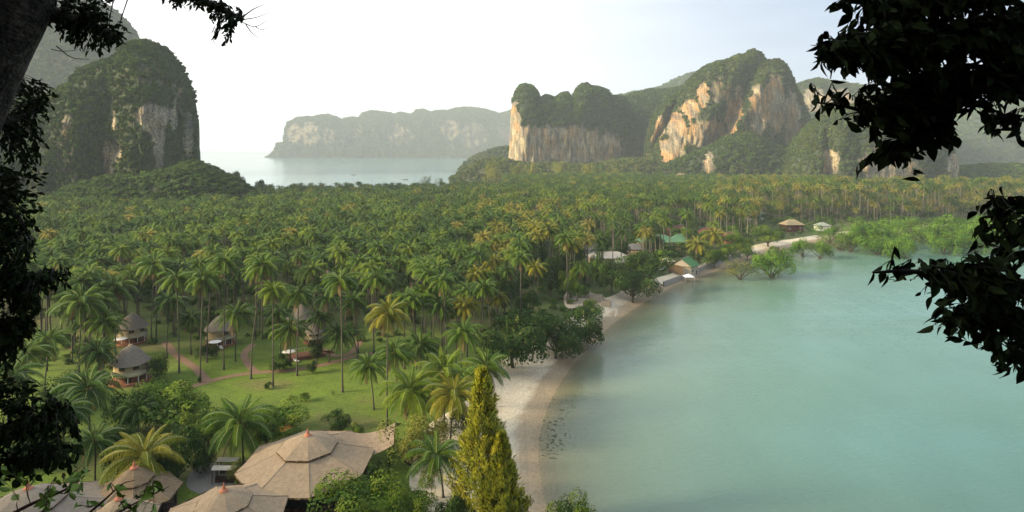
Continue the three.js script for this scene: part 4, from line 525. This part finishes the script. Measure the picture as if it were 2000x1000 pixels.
parasol('white round parasol left of the nearest hut roof', 236, 678, 0); parasol('white round parasol before the middle hut', 420, 684, 0); parasol('white round parasol on the lounge terrace', 564, 704, 0);
parasol('orange parasol beside the pool behind the pavilion', 548, 862, 0, M.orange, 1.5); parasol('small orange parasol right of the other orange one', 562, 857, 0, M.orange, 1.0);
function lounger(label, u, v, yaw) { const t = thing('sun_lounger', label, 'sun lounger', onGround(at(u, v, 2))); t.rotation.y = yaw; part('seat', box(0.75, 0.12, 1.3, 0, 0.32, 0.2), M.canvas, t); const b = part('backrest', box(0.75, 0.1, 0.8, 0, 0, 0), M.canvas, t); b.position.set(0, 0.4, -0.8); b.rotation.x = 0.7; for (const [x, z] of [[-0.3, 0.7], [0.3, 0.7], [-0.3, -0.35], [0.3, -0.35]]) part('leg', box(0.06, 0.34, 0.06, x, 0, z), M.wood, t); return t; }
lounger('white sun lounger under the parasol of the middle hut', 432, 682, 0.6); lounger('white sun lounger on the lounge terrace', 572, 703, 1.0); lounger('white sun lounger right on the lounge terrace edge', 579, 707, 0.8); lounger('white sun lounger beside the wooden stairs', 627, 662, 0.4);
{ // terrace with wooden stairs
  const t = thing('terrace', 'red brick lounge terrace with a white handrail on the lawn', 'terrace', onGround(at(598, 697, 2))); part('platform', box(9, 0.8, 4.2), M.brick, t); t.rotation.y = 0.5;
  for (let k = 0; k < 5; k++) part('step', box(1.8, 0.2, 0.4, 5.2 + k * 0.36, 0.7 - k * 0.16, 0), M.brick, t); for (let k = 0; k < 5; k++) part('post', box(0.08, 1.1, 0.08, -4.2 + k * 2.1, 0.8, -2), M.white, t); part('handrail', box(8.6, 0.08, 0.1, 0, 1.85, -2), M.white, t);
}
// pool, awnings, terrace stones near the pavilion
{ const p = onGround(at(603, 832, 2)), t = thing('swimming_pool', 'small blue swimming pool just behind the pavilion roof', 'pool', p), s = new THREE.Shape().absellipse(0, 0, 4.2, 3.6, 0, 6.2832), h = new THREE.Path().absellipse(0, 0, 3.7, 3.1, 0, 6.2832), q = new THREE.Shape().absellipse(0, 0, 3.72, 3.12, 0, 6.2832); s.holes.push(h); const g = new THREE.ExtrudeGeometry(s, { depth: 0.3, bevelSize: 0.03, bevelThickness: 0.03, bevelSegments: 1, curveSegments: 24 }); g.rotateX(-Math.PI / 2); part('coping', g, M.stone, t); const wg = new THREE.ShapeGeometry(q, 24); wg.rotateX(-Math.PI / 2); wg.translate(0, 0.2, 0); part('water', wg, M.poolWater, t); }
{ const p = onGround(at(398, 842, 2)), t = thing('pond', 'blue garden pond glimpsed among bushes left of the large palm', 'pond', p), q = new THREE.Shape().absellipse(0, 0, 3.6, 3.2, 0, 6.2832), g = new THREE.ShapeGeometry(q, 24); g.rotateX(-Math.PI / 2); g.translate(0, 0.12, 0); part('water', g, M.poolWater, t); const c = new THREE.TorusGeometry(3.6, 0.25, 6, 24); c.rotateX(Math.PI / 2); c.scale(1, 1, 0.9); part('rim', c, M.stone, t); }
function awning(label, u, v, w, dp) { const t = thing('awning', label, 'awning', onGround(at(u, v, 2))); const g = new THREE.CylinderGeometry(3.2, 3.2, w, 10, 1, true, -0.45, 0.9); g.rotateZ(Math.PI / 2); g.rotateX(-Math.PI / 2); g.scale(1, 1, dp / 2.8); g.computeBoundingBox(); g.translate(0, 2.7 - g.boundingBox.max.y, 0); part('canopy', g, std(C(0.62, 0.56, 0.46), { side: THREE.DoubleSide, map: grainT }), t); for (const [x, z] of [[-1, -1], [1, -1], [-1, 1], [1, 1]]) part('post', box(0.1, 2.4, 0.1, x * (w / 2 - 0.15), 0, z * (dp / 2 - 0.1)), M.wood, t); part('counter', box(w * 0.8, 1.0, 0.5), M.wood, t); return t; }
awning('cream awning beside the large palm, the farther of two', 447, 925, 3.6, 1.5); awning('cream awning beside the large palm, the nearer of two', 440, 942, 4.0, 1.6);
flat('patio', [[372, 925], [400, 905], [450, 912], [485, 925], [480, 955], [440, 968], [390, 965], [365, 950]], std(C(0.22, 0.21, 0.19), { map: grainT }), 'grey stone patio between the bushes and the two octagonal roofs', 'patio', 0.06);

// ---------------------------------------------------------------- village houses
function house(label, u, v, w, dp, h, rh, roof, wall, yaw = 0, type = 'hip', o = {}) {
  const t = thing(o.name ?? 'house', label, o.cat ?? 'house', onGround(at(u, v, 2))); t.rotation.y = yaw; part('wall', box(w, h + 0.5, dp, 0, -0.5, 0), wall, t);
  const ov = 0.7, b = new Buf(), W = w / 2 + ov, D = dp / 2 + ov, rx = type === 'hip' ? Math.max(0.2, W - D * 0.9) : W, c = C(1, 1, 1), e = h - 0.15, q = [V(-W, e, D), V(W, e, D), V(W, e, -D), V(-W, e, -D), V(-rx, h + rh, 0), V(rx, h + rh, 0)];
  const tri = (...ids) => { const n = q[ids[1]].clone().sub(q[ids[0]]).cross(q[ids[2]].clone().sub(q[ids[0]])).normalize(), k = ids.map((i) => b.v(q[i], n, c, q[i].x / 4, (q[i].z + q[i].y) / 4)); b.f(k[0], k[1], k[2]); if (k[3] !== undefined) b.f(k[0], k[2], k[3]); };
  tri(0, 1, 5, 4); tri(2, 3, 4, 5); if (type === 'hip') { tri(1, 2, 5); tri(3, 0, 4); }
  const rf = part('roof', b.geo(), std(roof, { map: thatchT, side: THREE.DoubleSide, roughness: 0.75 }), t); part('ridge', box(rx * 2, 0.16, 0.3, 0, h + rh - 0.06, 0), M.stone, rf); part('fascia', merge([box(W * 2, 0.22, 0.06, 0, e - 0.2, D - 0.02), box(0.06, 0.22, D * 2, W - 0.04, e - 0.2, 0), box(0.06, 0.22, D * 2, -W + 0.04, e - 0.2, 0)]), M.timber, rf);
  if (type === 'gable') { const gb = new Buf(); for (const s of [-1, 1]) { const k = [V(s * w / 2, h - 0.1, dp / 2), V(s * w / 2, h - 0.1, -dp / 2), V(s * w / 2, h + rh * 0.93, 0)].map((p) => gb.v(p, V(s, 0, 0), c)); gb.f(k[0], k[1], k[2]); } part('gable', gb.geo(), wall, t); }
  const n = Math.max(1, Math.floor(w / 3.4)); for (let k = 0; k < n; k++) { const x = (k + 0.5) / n * w - w / 2; if (k === Math.floor(n / 2)) part('door', box(1.1, 2.1, 0.1, x, 0, dp / 2), M.wood, t); else { const f = part('window', box(1.5, 1.2, 0.1, x, h * 0.38, dp / 2), M.white, t); part('pane', box(1.25, 0.95, 0.06, x, h * 0.38 + 0.12, dp / 2 + 0.04), M.glass, f); } }
  return t;
}
const GR = C(0.10, 0.26, 0.14), TEAL = C(0.22, 0.36, 0.32), RED = C(0.12, 0.032, 0.026), GREY = C(0.20, 0.20, 0.21), CRM = C(0.66, 0.60, 0.52);
house('cream roofed house with the widest pale roof behind the dark trees', 1188, 522, 18, 10, 5.2, 2.2, CRM, M.cream, 0.1); house('low cream roofed annex in front of the widest pale roof', 1216, 527, 9, 6, 3.8, 1.4, CRM, M.cream, 0.1); house('small grey roofed house left of the widest pale roof', 1152, 504, 7, 6, 4.6, 2.2, GREY, M.white, 0.3, 'gable'); house('grey roofed house right behind the widest pale roof', 1240, 502, 11, 8, 4.6, 2.2, GREY, M.cream, -0.2);
house('green gabled house with a cream gable end by the sea wall', 1338, 530, 8, 9, 4.4, 3.2, C(0.09, 0.27, 0.09), M.wallTan, 0.9, 'gable'); house('long house under a wide green hip roof behind the round tree', 1282, 487, 20, 11, 4.6, 3.4, GR, M.cream, 0.15); house('house under a green hip roof right of the longer one', 1334, 486, 15, 10, 4.6, 3.6, GR, M.cream, -0.1);
house('small green roofed house above the grey roofs', 1206, 452, 8, 7, 4.6, 3, C(0.10, 0.32, 0.2), M.cream, 0.2); house('green roofed house left in the village among palms', 1068, 450, 14, 8, 4.4, 3, GR, M.cream, 0.1); house('pale green roofed house beyond the tall grove palms', 1128, 446, 12, 8, 4.4, 2.8, TEAL, M.cream, 0); house('maroon roofed house right of the village centre', 1322, 464, 15, 9, 4.6, 3, RED, M.brick, 0.1); house('maroon roofed house high in the village at left', 1212, 428, 13, 8, 4.6, 3, RED, M.brick, 0); house('small maroon roofed house beside the tall bushy tree', 1256, 424, 10, 8, 5, 3, RED, M.brick, 0.2); house('long maroon roofed house under golden palms', 1388, 466, 14, 8, 4.2, 2.6, RED, M.brick, 0); house('low maroon house near the bend of the beach', 1428, 474, 9, 7, 4, 2.4, RED, M.brick, 0);
house('teal roofed house standing among the far palms', 1470, 430, 14, 9, 5, 3.2, TEAL, M.white, 0.1); house('house with a beige gabled roof near the far beach', 1546, 452, 12, 9, 5, 3.2, C(0.50, 0.40, 0.22), M.redwood, 0.15); house('little pale roofed house right of the beige gabled one', 1606, 450, 8, 7, 3.6, 2, C(0.3, 0.36, 0.33), M.white, 0); house('long far building with a red roof at the right edge', 1982, 374, 42, 9, 5, 3, C(0.42, 0.10, 0.05), M.cream, 0); house('white walled hut beside the timber fence', 1302, 522, 6, 5, 3.2, 1.1, CRM, M.white, 0);
house('small teal roofed house at the top of the village', 1380, 405, 10, 8, 5, 3, TEAL, M.white, 0.1);
{ // timber fence of upright boards
  const a = at(1304, 528, 2), e = at(1334, 536, 2), n = 17, t = thing('timber_fence', 'tall tan timber board fence in front of the green gabled house', 'fence', onGround(a.clone())), dir = e.clone().sub(a), yaw = Math.atan2(-dir.z, dir.x), g = [0, 1, 2].map((k) => box(dir.length() / n * 0.92, 3.6 + k * 0.07, 0.05)); t.rotation.y = yaw;
  for (let k = 0; k < n; k++) { const m = part('plank', g[k % 3], M.timber, t); m.position.x = (k + 0.5) / n * dir.length(); } part('rail', box(dir.length(), 0.12, 0.06, dir.length() / 2, 2.6, -0.06), M.wood, t);
}
{ // low sea wall along the top of the beach
  const c = new THREE.CatmullRomCurve3([[1296, 552], [1340, 535], [1385, 516], [1425, 502], [1446, 495]].map(([u, v]) => at(u, v, 2))), b = new Buf(), n = 50, w = C(1, 1, 1);
  for (let i = 0; i <= n; i++) { const p = c.getPointAt(i / n), t = c.getTangentAt(i / n), s = V(-t.z, 0, t.x), y = 1.2; for (const [o, h] of [[-0.3, -1], [-0.3, 1.2], [0.3, 1.2], [0.3, -1]]) b.v(p.clone().addScaledVector(s, o).setY(y + h), V(0, 1, 0), w, i / 3, h); }
  for (let i = 0; i < n; i++) for (let k = 0; k < 3; k++) { const a = i * 4 + k; b.f(a, a + 1, a + 4); b.f(a + 1, a + 5, a + 4); }
  struct('sea_wall', b.geo(true), std(C(0.34, 0.31, 0.28), { map: grainT, side: THREE.DoubleSide }), 'low grey sea wall along the top of the beach', 'sea wall');
}
for (const [u, v, w, l] of [[1142, 580, 4.2, 'open tan concrete enclosure, leftmost of three beside the sand'], [1164, 586, 4.4, 'open tan concrete enclosure between two others beside the sand'], [1184, 592, 3.4, 'lowest open tan concrete enclosure nearest the beach']]) { const t = thing('enclosure', l, 'enclosure', onGround(at(u, v, 2))); t.rotation.y = -0.25; for (const s of [-1, 1]) { part('wall', box(w, 1.9, 0.2, 0, 0, s * 1.8), M.concrete, t); part('wall', box(0.2, 1.9, 3.4, s * (w / 2 - 0.1), 0, 0), M.concrete, t); } part('floor', box(w - 0.44, 0.1, 3.36), M.sand, t); }
for (const [u, v, l] of [[1292, 533, 'white parked boat awning by the timber fence'], [1345, 541, 'white tarpaulin shade by the green gabled house']]) { const t = thing('shade_tent', l, 'tent', onGround(at(u, v, 2))); const c = part('canopy', new THREE.ConeGeometry(3.1, 1.2, 4, 1, true).rotateY(0.78), M.canvas, t); c.position.y = 2.9; for (const [x, z] of [[-2, -2], [2, -2], [-2, 2], [2, 2]]) part('post', box(0.08, 2.4, 0.08, x, 0, z), M.white, t); }
for (const [u, v, l] of [[792, 351, 'small dark boat nearest the palms on the far bay'], [690, 342, 'small dark boat farther left on the far bay']]) { const p = at(u, v, 0), t = thing('boat', l, 'boat', p), s = new THREE.Shape(); s.moveTo(-5, 0.9); s.quadraticCurveTo(0, -0.2, 5, 1.3); s.lineTo(4.4, 0.3); s.quadraticCurveTo(0, -0.7, -4.4, 0.1); const g = new THREE.ExtrudeGeometry(s, { depth: 1.4, bevelSize: 0.2, bevelThickness: 0.3, bevelSegments: 2 }); g.translate(0, 0.2, -0.7); part('hull', g, M.wood, t); part('canopy', box(3.2, 0.15, 1.6, -0.6, 1.9, 0), M.brick, t); for (const x of [-2, 0.8]) part('post', box(0.08, 1.4, 0.08, x, 0.6, 0), M.wood, t); }

// ---------------------------------------------------------------- the viewpoint: hill, leaning tree, overhanging branches
{
  const b = new Buf(), nx = 80, nd = 70; for (let j = 0; j <= nd; j++) for (let i = 0; i <= nx; i++) {
    const x = lerp(-520, 90, i / nx), d = lerp(-120, 250, j / nd), f = d > 0 ? 55.1 - 0.86 * d : 55.1 - d * 0.62 * smoothstep(-d, 0.5, 12), ridge = 26 * smoothstep(-x - 0.8 * Math.max(0, d), 45, 150) * (1 - smoothstep(d, 190, 245)), left = smoothstep(-x, 20, 160) * 70 * (d > 0 ? smoothstep(-d, -78, 20) : 1), right = smoothstep(x, 10, 80) * 45, y = Math.max(-4, Math.max(f, -4) * (1 - smoothstep(d, 60, 90)) - 4 * smoothstep(d, 60, 90) + ridge + left - right + 4 * fbm(x / 18, d / 18, 60, 3) * smoothstep(Math.hypot(x, d), 4, 18));
    b.v(V(x, y, -d), V(0, 1, 0), C(0.035, 0.04, 0.018).multiplyScalar(1 + 0.4 * noise(x / 3, d / 3)), x / 4, d / 4); }
  for (let j = 0; j < nd; j++) for (let i = 0; i < nx; i++) { const a = j * (nx + 1) + i; b.f(a, a + 1, a + nx + 1); b.f(a + 1, a + nx + 2, a + nx + 1); }
  const g = b.geo(true), m = struct('viewpoint_hill', g, std(0xffffff, { vertexColors: true, map: grainT, side: THREE.DoubleSide }), 'steep wooded hill under and behind the viewpoint', 'hill'), r = rng(31), list = [], P = g.attributes.position;
  for (let k = 0; k < 1500; k++) { const i = Math.floor(r() * P.count), p = V(P.getX(i) + r() * 4 - 2, P.getY(i), P.getZ(i) + r() * 4 - 2), s = lerp(2.5, 5.5, r()); if (p.z < 6 && p.x > -70 - 0.8 * Math.max(0, -p.z) || p.y < 4 || Math.hypot(p.x, p.z) < 13) continue; p.y += s * 0.6; list.push([p, s, s, r() * 6.28, G.dark.clone().multiplyScalar(0.6 + 0.6 * r())]); }
  scatter('tree_cover', forestGeo[0], forestMat, list, m);
}
{ // the tall tree whose crown spreads over and behind the viewpoint
  const t = thing('canopy_tree', 'tall dense tree spreading its crown over the viewpoint', 'tree', V(5, EYE - 2, 9)); part('trunk', tube([V(0, -3, 0), V(0.4, 4, 0), V(-0.5, 10, -0.5)], 0.5, 0.3, 8, 9), M.fgBark, t);
  const c = part('crown', leafCrown({ seed: 33, n: 9000, size: 0.16, lobes: 16, flat: 0.7, cols: [G.dark, G.dark.clone().multiplyScalar(0.7)], lr: [0.3, 0.45], spread: 0.7 }), M.tree, t, 'stuff'); c.position.set(-4, 12.5, 0.5); c.scale.set(15, 8.5, 11.5);
}
const leafGeo = [0, 1, 2].map((k) => { const s = [0.42, 0.56, 0.36][k], b = new Buf(), w = C(1, 1, 1), n = V(0, 0, 1), L = [[0, 0.02], [0.2, 0.75], [0.45, 1], [0.72, 0.62], [1, 0]]; for (const [y, q] of L) for (const e of [-1, 0, 1]) b.v(V(e * q * s * 0.5, y, Math.abs(e) * q * 0.09 - 0.22 * y * y * (k === 1 ? 1 : 0.5)), n, w); for (let i = 0; i < L.length - 1; i++) for (let j = 0; j < 2; j++) { const a = i * 3 + j; b.f(a, a + 1, a + 3); b.f(a + 1, a + 4, a + 3); } return b.geo(true); });
function branch(o) {                                        // limbs, twigs and leaves; nodes are points along limbs from which twigs reach into the blobs
  const { name = 'overhanging_branch', label, cat = 'branch', limbs, blobs, leaf, mats = M.fgLeaf, seed, twig = M.twig, single = 150, hang = 0.6 } = o, r = rng(seed), t = thing(name, label, cat, o.at ?? V(0, EYE, 0)), org = t.position, nodes = [], tubes = [];
  const P = (u, v, d) => far(u, v, d).sub(org);
  for (const [r0, r1, ...pts] of limbs) { const q = pts.map((e) => P(...e)), c = new THREE.CatmullRomCurve3(q); for (let k = 0; k <= 24; k++) nodes.push(c.getPoint(k / 24)); const g = tube(q, r0, r1, 22, r0 > 0.1 ? 14 : 6); if (o.trunkFirst && !tubes.length && !o.done) { part('trunk', g, M.fgBark, t); o.done = 1; } else tubes.push(g); }
  const leaves = [], o3 = new THREE.Object3D();
  for (const [u, v, ru, rv, d0, d1, n, dens = 7] of blobs) for (let k = 0; k < n; k++) {
    const a = r() * 6.283, q = Math.sqrt(r()), c = P(u + Math.cos(a) * ru * q, v + Math.sin(a) * rv * q, lerp(d0, d1, r()));
    let best = nodes[0], bd = 1e9; for (const nn of nodes) { const e = nn.distanceToSquared(c); if (e < bd) { bd = e; best = nn; } }
    const end = c.clone(), dir = end.clone().sub(best).normalize().add(V(0, -0.35, 0)).normalize(), len = leaf * 2.6, st = end.clone().addScaledVector(dir, -len);
    if (bd > 0.0004) tubes.push(tube([best, best.clone().lerp(st, 0.55).add(V(0, 0.03, 0.02)), st, end], 0.006 * (leaf / 0.1), 0.002, 5, 4));
    for (let j = 0; j < dens; j++) { const s = j / (dens - 1 || 1), p = st.clone().lerp(end, s), ld = dir.clone().multiplyScalar(0.7).add(V((r() - 0.5) * 1.7, -hang * (0.4 + r()) + (j % 2 ? 0.25 : 0), (r() - 0.5) * 1.4)).normalize(); leaves.push([p, ld, leaf * (0.65 + 0.7 * r()), r() * 6.28, Math.floor(r() * 3), Math.hypot(Math.cos(a) * q, Math.sin(a) * q)]); }
  }
  if (tubes.length) part('twigs', mergeGeometries(tubes), o.barkMat ?? twig, t, 'stuff');
  const place = ([p, ld, s, roll]) => { o3.position.copy(p); o3.quaternion.setFromUnitVectors(V(0, 1, 0), ld).multiply(new THREE.Quaternion().setFromAxisAngle(V(0, 1, 0), roll)); o3.scale.setScalar(s); o3.updateMatrix(); return o3.matrix; };
  leaves.sort((x, y) => y[5] - x[5]);
  leaves.slice(0, single).forEach((l) => { const m = part('leaf', leafGeo[l[4]], mats[l[4] % mats.length], t); place(l); m.position.copy(o3.position); m.quaternion.copy(o3.quaternion); m.scale.copy(o3.scale); });
  const rest = leaves.slice(single), gs = mats.map(() => []); rest.forEach((l) => gs[l[4] % mats.length].push(leafGeo[l[4]].clone().applyMatrix4(place(l))));
  gs.forEach((g, k) => g.length && part('foliage', mergeGeometries(g), mats[k], t, 'stuff')); return t;
}
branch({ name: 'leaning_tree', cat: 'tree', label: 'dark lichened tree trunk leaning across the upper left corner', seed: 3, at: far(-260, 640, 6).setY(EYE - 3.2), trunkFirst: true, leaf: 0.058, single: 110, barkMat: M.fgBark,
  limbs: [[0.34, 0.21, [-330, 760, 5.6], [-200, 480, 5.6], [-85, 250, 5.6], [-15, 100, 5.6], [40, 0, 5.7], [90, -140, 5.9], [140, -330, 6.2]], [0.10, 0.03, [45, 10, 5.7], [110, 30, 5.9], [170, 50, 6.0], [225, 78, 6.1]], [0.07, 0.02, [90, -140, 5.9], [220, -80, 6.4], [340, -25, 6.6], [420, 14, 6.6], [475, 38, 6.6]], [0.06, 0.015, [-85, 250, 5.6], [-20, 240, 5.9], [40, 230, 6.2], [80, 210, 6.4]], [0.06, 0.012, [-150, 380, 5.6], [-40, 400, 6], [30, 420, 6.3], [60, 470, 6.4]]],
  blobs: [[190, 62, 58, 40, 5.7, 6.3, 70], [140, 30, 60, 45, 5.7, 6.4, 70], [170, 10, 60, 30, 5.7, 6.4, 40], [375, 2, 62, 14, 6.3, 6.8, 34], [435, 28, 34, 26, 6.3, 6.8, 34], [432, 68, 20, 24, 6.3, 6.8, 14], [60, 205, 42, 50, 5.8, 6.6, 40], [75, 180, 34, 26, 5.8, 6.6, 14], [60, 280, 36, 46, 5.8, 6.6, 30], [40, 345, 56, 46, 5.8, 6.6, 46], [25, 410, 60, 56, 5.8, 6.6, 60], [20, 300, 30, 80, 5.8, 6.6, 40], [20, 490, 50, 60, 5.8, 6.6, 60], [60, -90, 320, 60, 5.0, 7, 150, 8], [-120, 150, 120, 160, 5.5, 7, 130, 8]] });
branch({ label: 'bare thin twigs against the bright sky at upper left', seed: 4, leaf: 0.05, single: 4, limbs: [[0.008, 0.002, [470, 36, 6.6], [495, 18, 6.6], [518, 8, 6.6]], [0.006, 0.002, [476, 38, 6.6], [500, 34, 6.6], [527, 24, 6.6]], [0.006, 0.002, [474, 44, 6.6], [498, 52, 6.6], [522, 40, 6.6]], [0.006, 0.002, [480, 48, 6.6], [494, 66, 6.6], [510, 76, 6.6]], [0.005, 0.0015, [498, 52, 6.6], [512, 58, 6.6], [526, 52, 6.6]], [0.006, 0.002, [430, 20, 6.6], [455, 28, 6.6], [480, 40, 6.6]], [0.006, 0.002, [110, 90, 6.1], [140, 112, 6.1], [175, 116, 6.1]], [0.005, 0.002, [100, 96, 6.1], [120, 100, 6.1], [150, 98, 6.1]]], blobs: [[455, 40, 12, 8, 6.6, 6.65, 2, 4]] });
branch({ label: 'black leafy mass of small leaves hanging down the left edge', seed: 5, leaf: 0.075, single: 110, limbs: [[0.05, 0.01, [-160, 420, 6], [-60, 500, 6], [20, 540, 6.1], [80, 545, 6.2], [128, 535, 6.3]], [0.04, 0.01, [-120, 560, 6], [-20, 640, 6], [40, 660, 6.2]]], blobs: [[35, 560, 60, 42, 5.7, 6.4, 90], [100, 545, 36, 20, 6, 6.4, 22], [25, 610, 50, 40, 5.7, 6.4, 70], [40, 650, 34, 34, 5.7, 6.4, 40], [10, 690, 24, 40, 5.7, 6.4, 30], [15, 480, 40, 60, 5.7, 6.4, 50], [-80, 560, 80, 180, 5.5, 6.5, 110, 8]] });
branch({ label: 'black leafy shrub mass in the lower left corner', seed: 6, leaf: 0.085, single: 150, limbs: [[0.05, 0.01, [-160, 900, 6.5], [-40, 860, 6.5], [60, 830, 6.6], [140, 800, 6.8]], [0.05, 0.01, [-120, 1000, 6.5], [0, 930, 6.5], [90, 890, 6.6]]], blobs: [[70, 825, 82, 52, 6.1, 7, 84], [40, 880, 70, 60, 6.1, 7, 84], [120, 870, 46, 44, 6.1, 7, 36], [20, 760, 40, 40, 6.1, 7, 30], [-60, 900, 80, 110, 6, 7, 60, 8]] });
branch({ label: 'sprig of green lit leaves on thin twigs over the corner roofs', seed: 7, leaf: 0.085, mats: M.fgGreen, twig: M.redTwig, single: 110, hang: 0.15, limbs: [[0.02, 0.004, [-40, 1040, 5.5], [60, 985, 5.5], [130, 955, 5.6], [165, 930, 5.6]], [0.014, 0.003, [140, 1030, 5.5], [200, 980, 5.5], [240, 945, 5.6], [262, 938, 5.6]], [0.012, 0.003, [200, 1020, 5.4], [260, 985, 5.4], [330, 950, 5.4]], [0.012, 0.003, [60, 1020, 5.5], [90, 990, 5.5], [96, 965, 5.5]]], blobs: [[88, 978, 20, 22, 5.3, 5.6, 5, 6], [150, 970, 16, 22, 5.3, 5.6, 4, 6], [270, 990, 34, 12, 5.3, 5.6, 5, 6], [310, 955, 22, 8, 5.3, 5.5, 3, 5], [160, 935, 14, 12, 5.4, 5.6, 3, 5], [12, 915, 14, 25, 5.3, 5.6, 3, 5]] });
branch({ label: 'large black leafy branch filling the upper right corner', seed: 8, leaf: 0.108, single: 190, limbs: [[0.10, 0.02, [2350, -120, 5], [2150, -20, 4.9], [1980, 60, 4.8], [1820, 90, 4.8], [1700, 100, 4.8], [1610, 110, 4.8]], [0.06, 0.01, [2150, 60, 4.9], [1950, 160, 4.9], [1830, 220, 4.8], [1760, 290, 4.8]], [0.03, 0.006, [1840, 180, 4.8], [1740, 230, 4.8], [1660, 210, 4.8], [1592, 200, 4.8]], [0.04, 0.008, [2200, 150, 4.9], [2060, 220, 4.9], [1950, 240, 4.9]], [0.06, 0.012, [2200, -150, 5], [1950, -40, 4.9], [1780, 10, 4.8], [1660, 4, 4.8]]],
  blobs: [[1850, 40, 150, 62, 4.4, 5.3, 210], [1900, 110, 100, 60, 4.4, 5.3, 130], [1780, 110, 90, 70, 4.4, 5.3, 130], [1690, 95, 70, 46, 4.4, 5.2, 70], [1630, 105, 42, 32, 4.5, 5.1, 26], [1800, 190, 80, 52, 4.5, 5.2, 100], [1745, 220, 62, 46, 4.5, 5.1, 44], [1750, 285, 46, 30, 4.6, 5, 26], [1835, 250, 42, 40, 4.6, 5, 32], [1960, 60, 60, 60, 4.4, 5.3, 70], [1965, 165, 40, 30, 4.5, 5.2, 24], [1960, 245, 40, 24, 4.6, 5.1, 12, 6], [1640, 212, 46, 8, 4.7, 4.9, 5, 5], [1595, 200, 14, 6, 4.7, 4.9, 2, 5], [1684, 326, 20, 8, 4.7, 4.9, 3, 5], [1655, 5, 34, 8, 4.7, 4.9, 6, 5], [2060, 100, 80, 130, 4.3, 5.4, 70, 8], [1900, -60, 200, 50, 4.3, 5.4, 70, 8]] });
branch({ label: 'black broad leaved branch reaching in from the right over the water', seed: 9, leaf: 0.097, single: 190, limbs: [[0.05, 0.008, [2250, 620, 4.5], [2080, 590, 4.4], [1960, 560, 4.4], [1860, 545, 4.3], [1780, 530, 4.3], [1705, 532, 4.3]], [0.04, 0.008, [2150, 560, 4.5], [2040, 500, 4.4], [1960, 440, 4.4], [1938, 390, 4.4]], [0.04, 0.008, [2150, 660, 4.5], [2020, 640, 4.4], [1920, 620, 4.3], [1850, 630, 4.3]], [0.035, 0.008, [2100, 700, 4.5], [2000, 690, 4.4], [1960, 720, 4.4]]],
  blobs: [[1955, 480, 56, 50, 4, 4.8, 30], [1910, 545, 78, 36, 4, 4.8, 30], [1950, 590, 64, 50, 4, 4.8, 44], [1890, 600, 58, 44, 4, 4.8, 26], [1860, 630, 38, 36, 4.1, 4.6, 9], [1965, 660, 52, 42, 4, 4.8, 30], [1975, 708, 36, 28, 4.1, 4.7, 11], [1860, 525, 40, 20, 4.2, 4.6, 8], [1775, 522, 66, 12, 4.2, 4.5, 8, 6], [1718, 532, 26, 8, 4.2, 4.5, 3, 3], [1935, 420, 32, 30, 4.2, 4.6, 7, 4], [1985, 420, 22, 40, 4.1, 4.7, 9], [1820, 565, 26, 14, 4.2, 4.6, 3, 4], [2060, 580, 60, 130, 4, 4.8, 30, 8]] });
renderer.render(scene, camera);
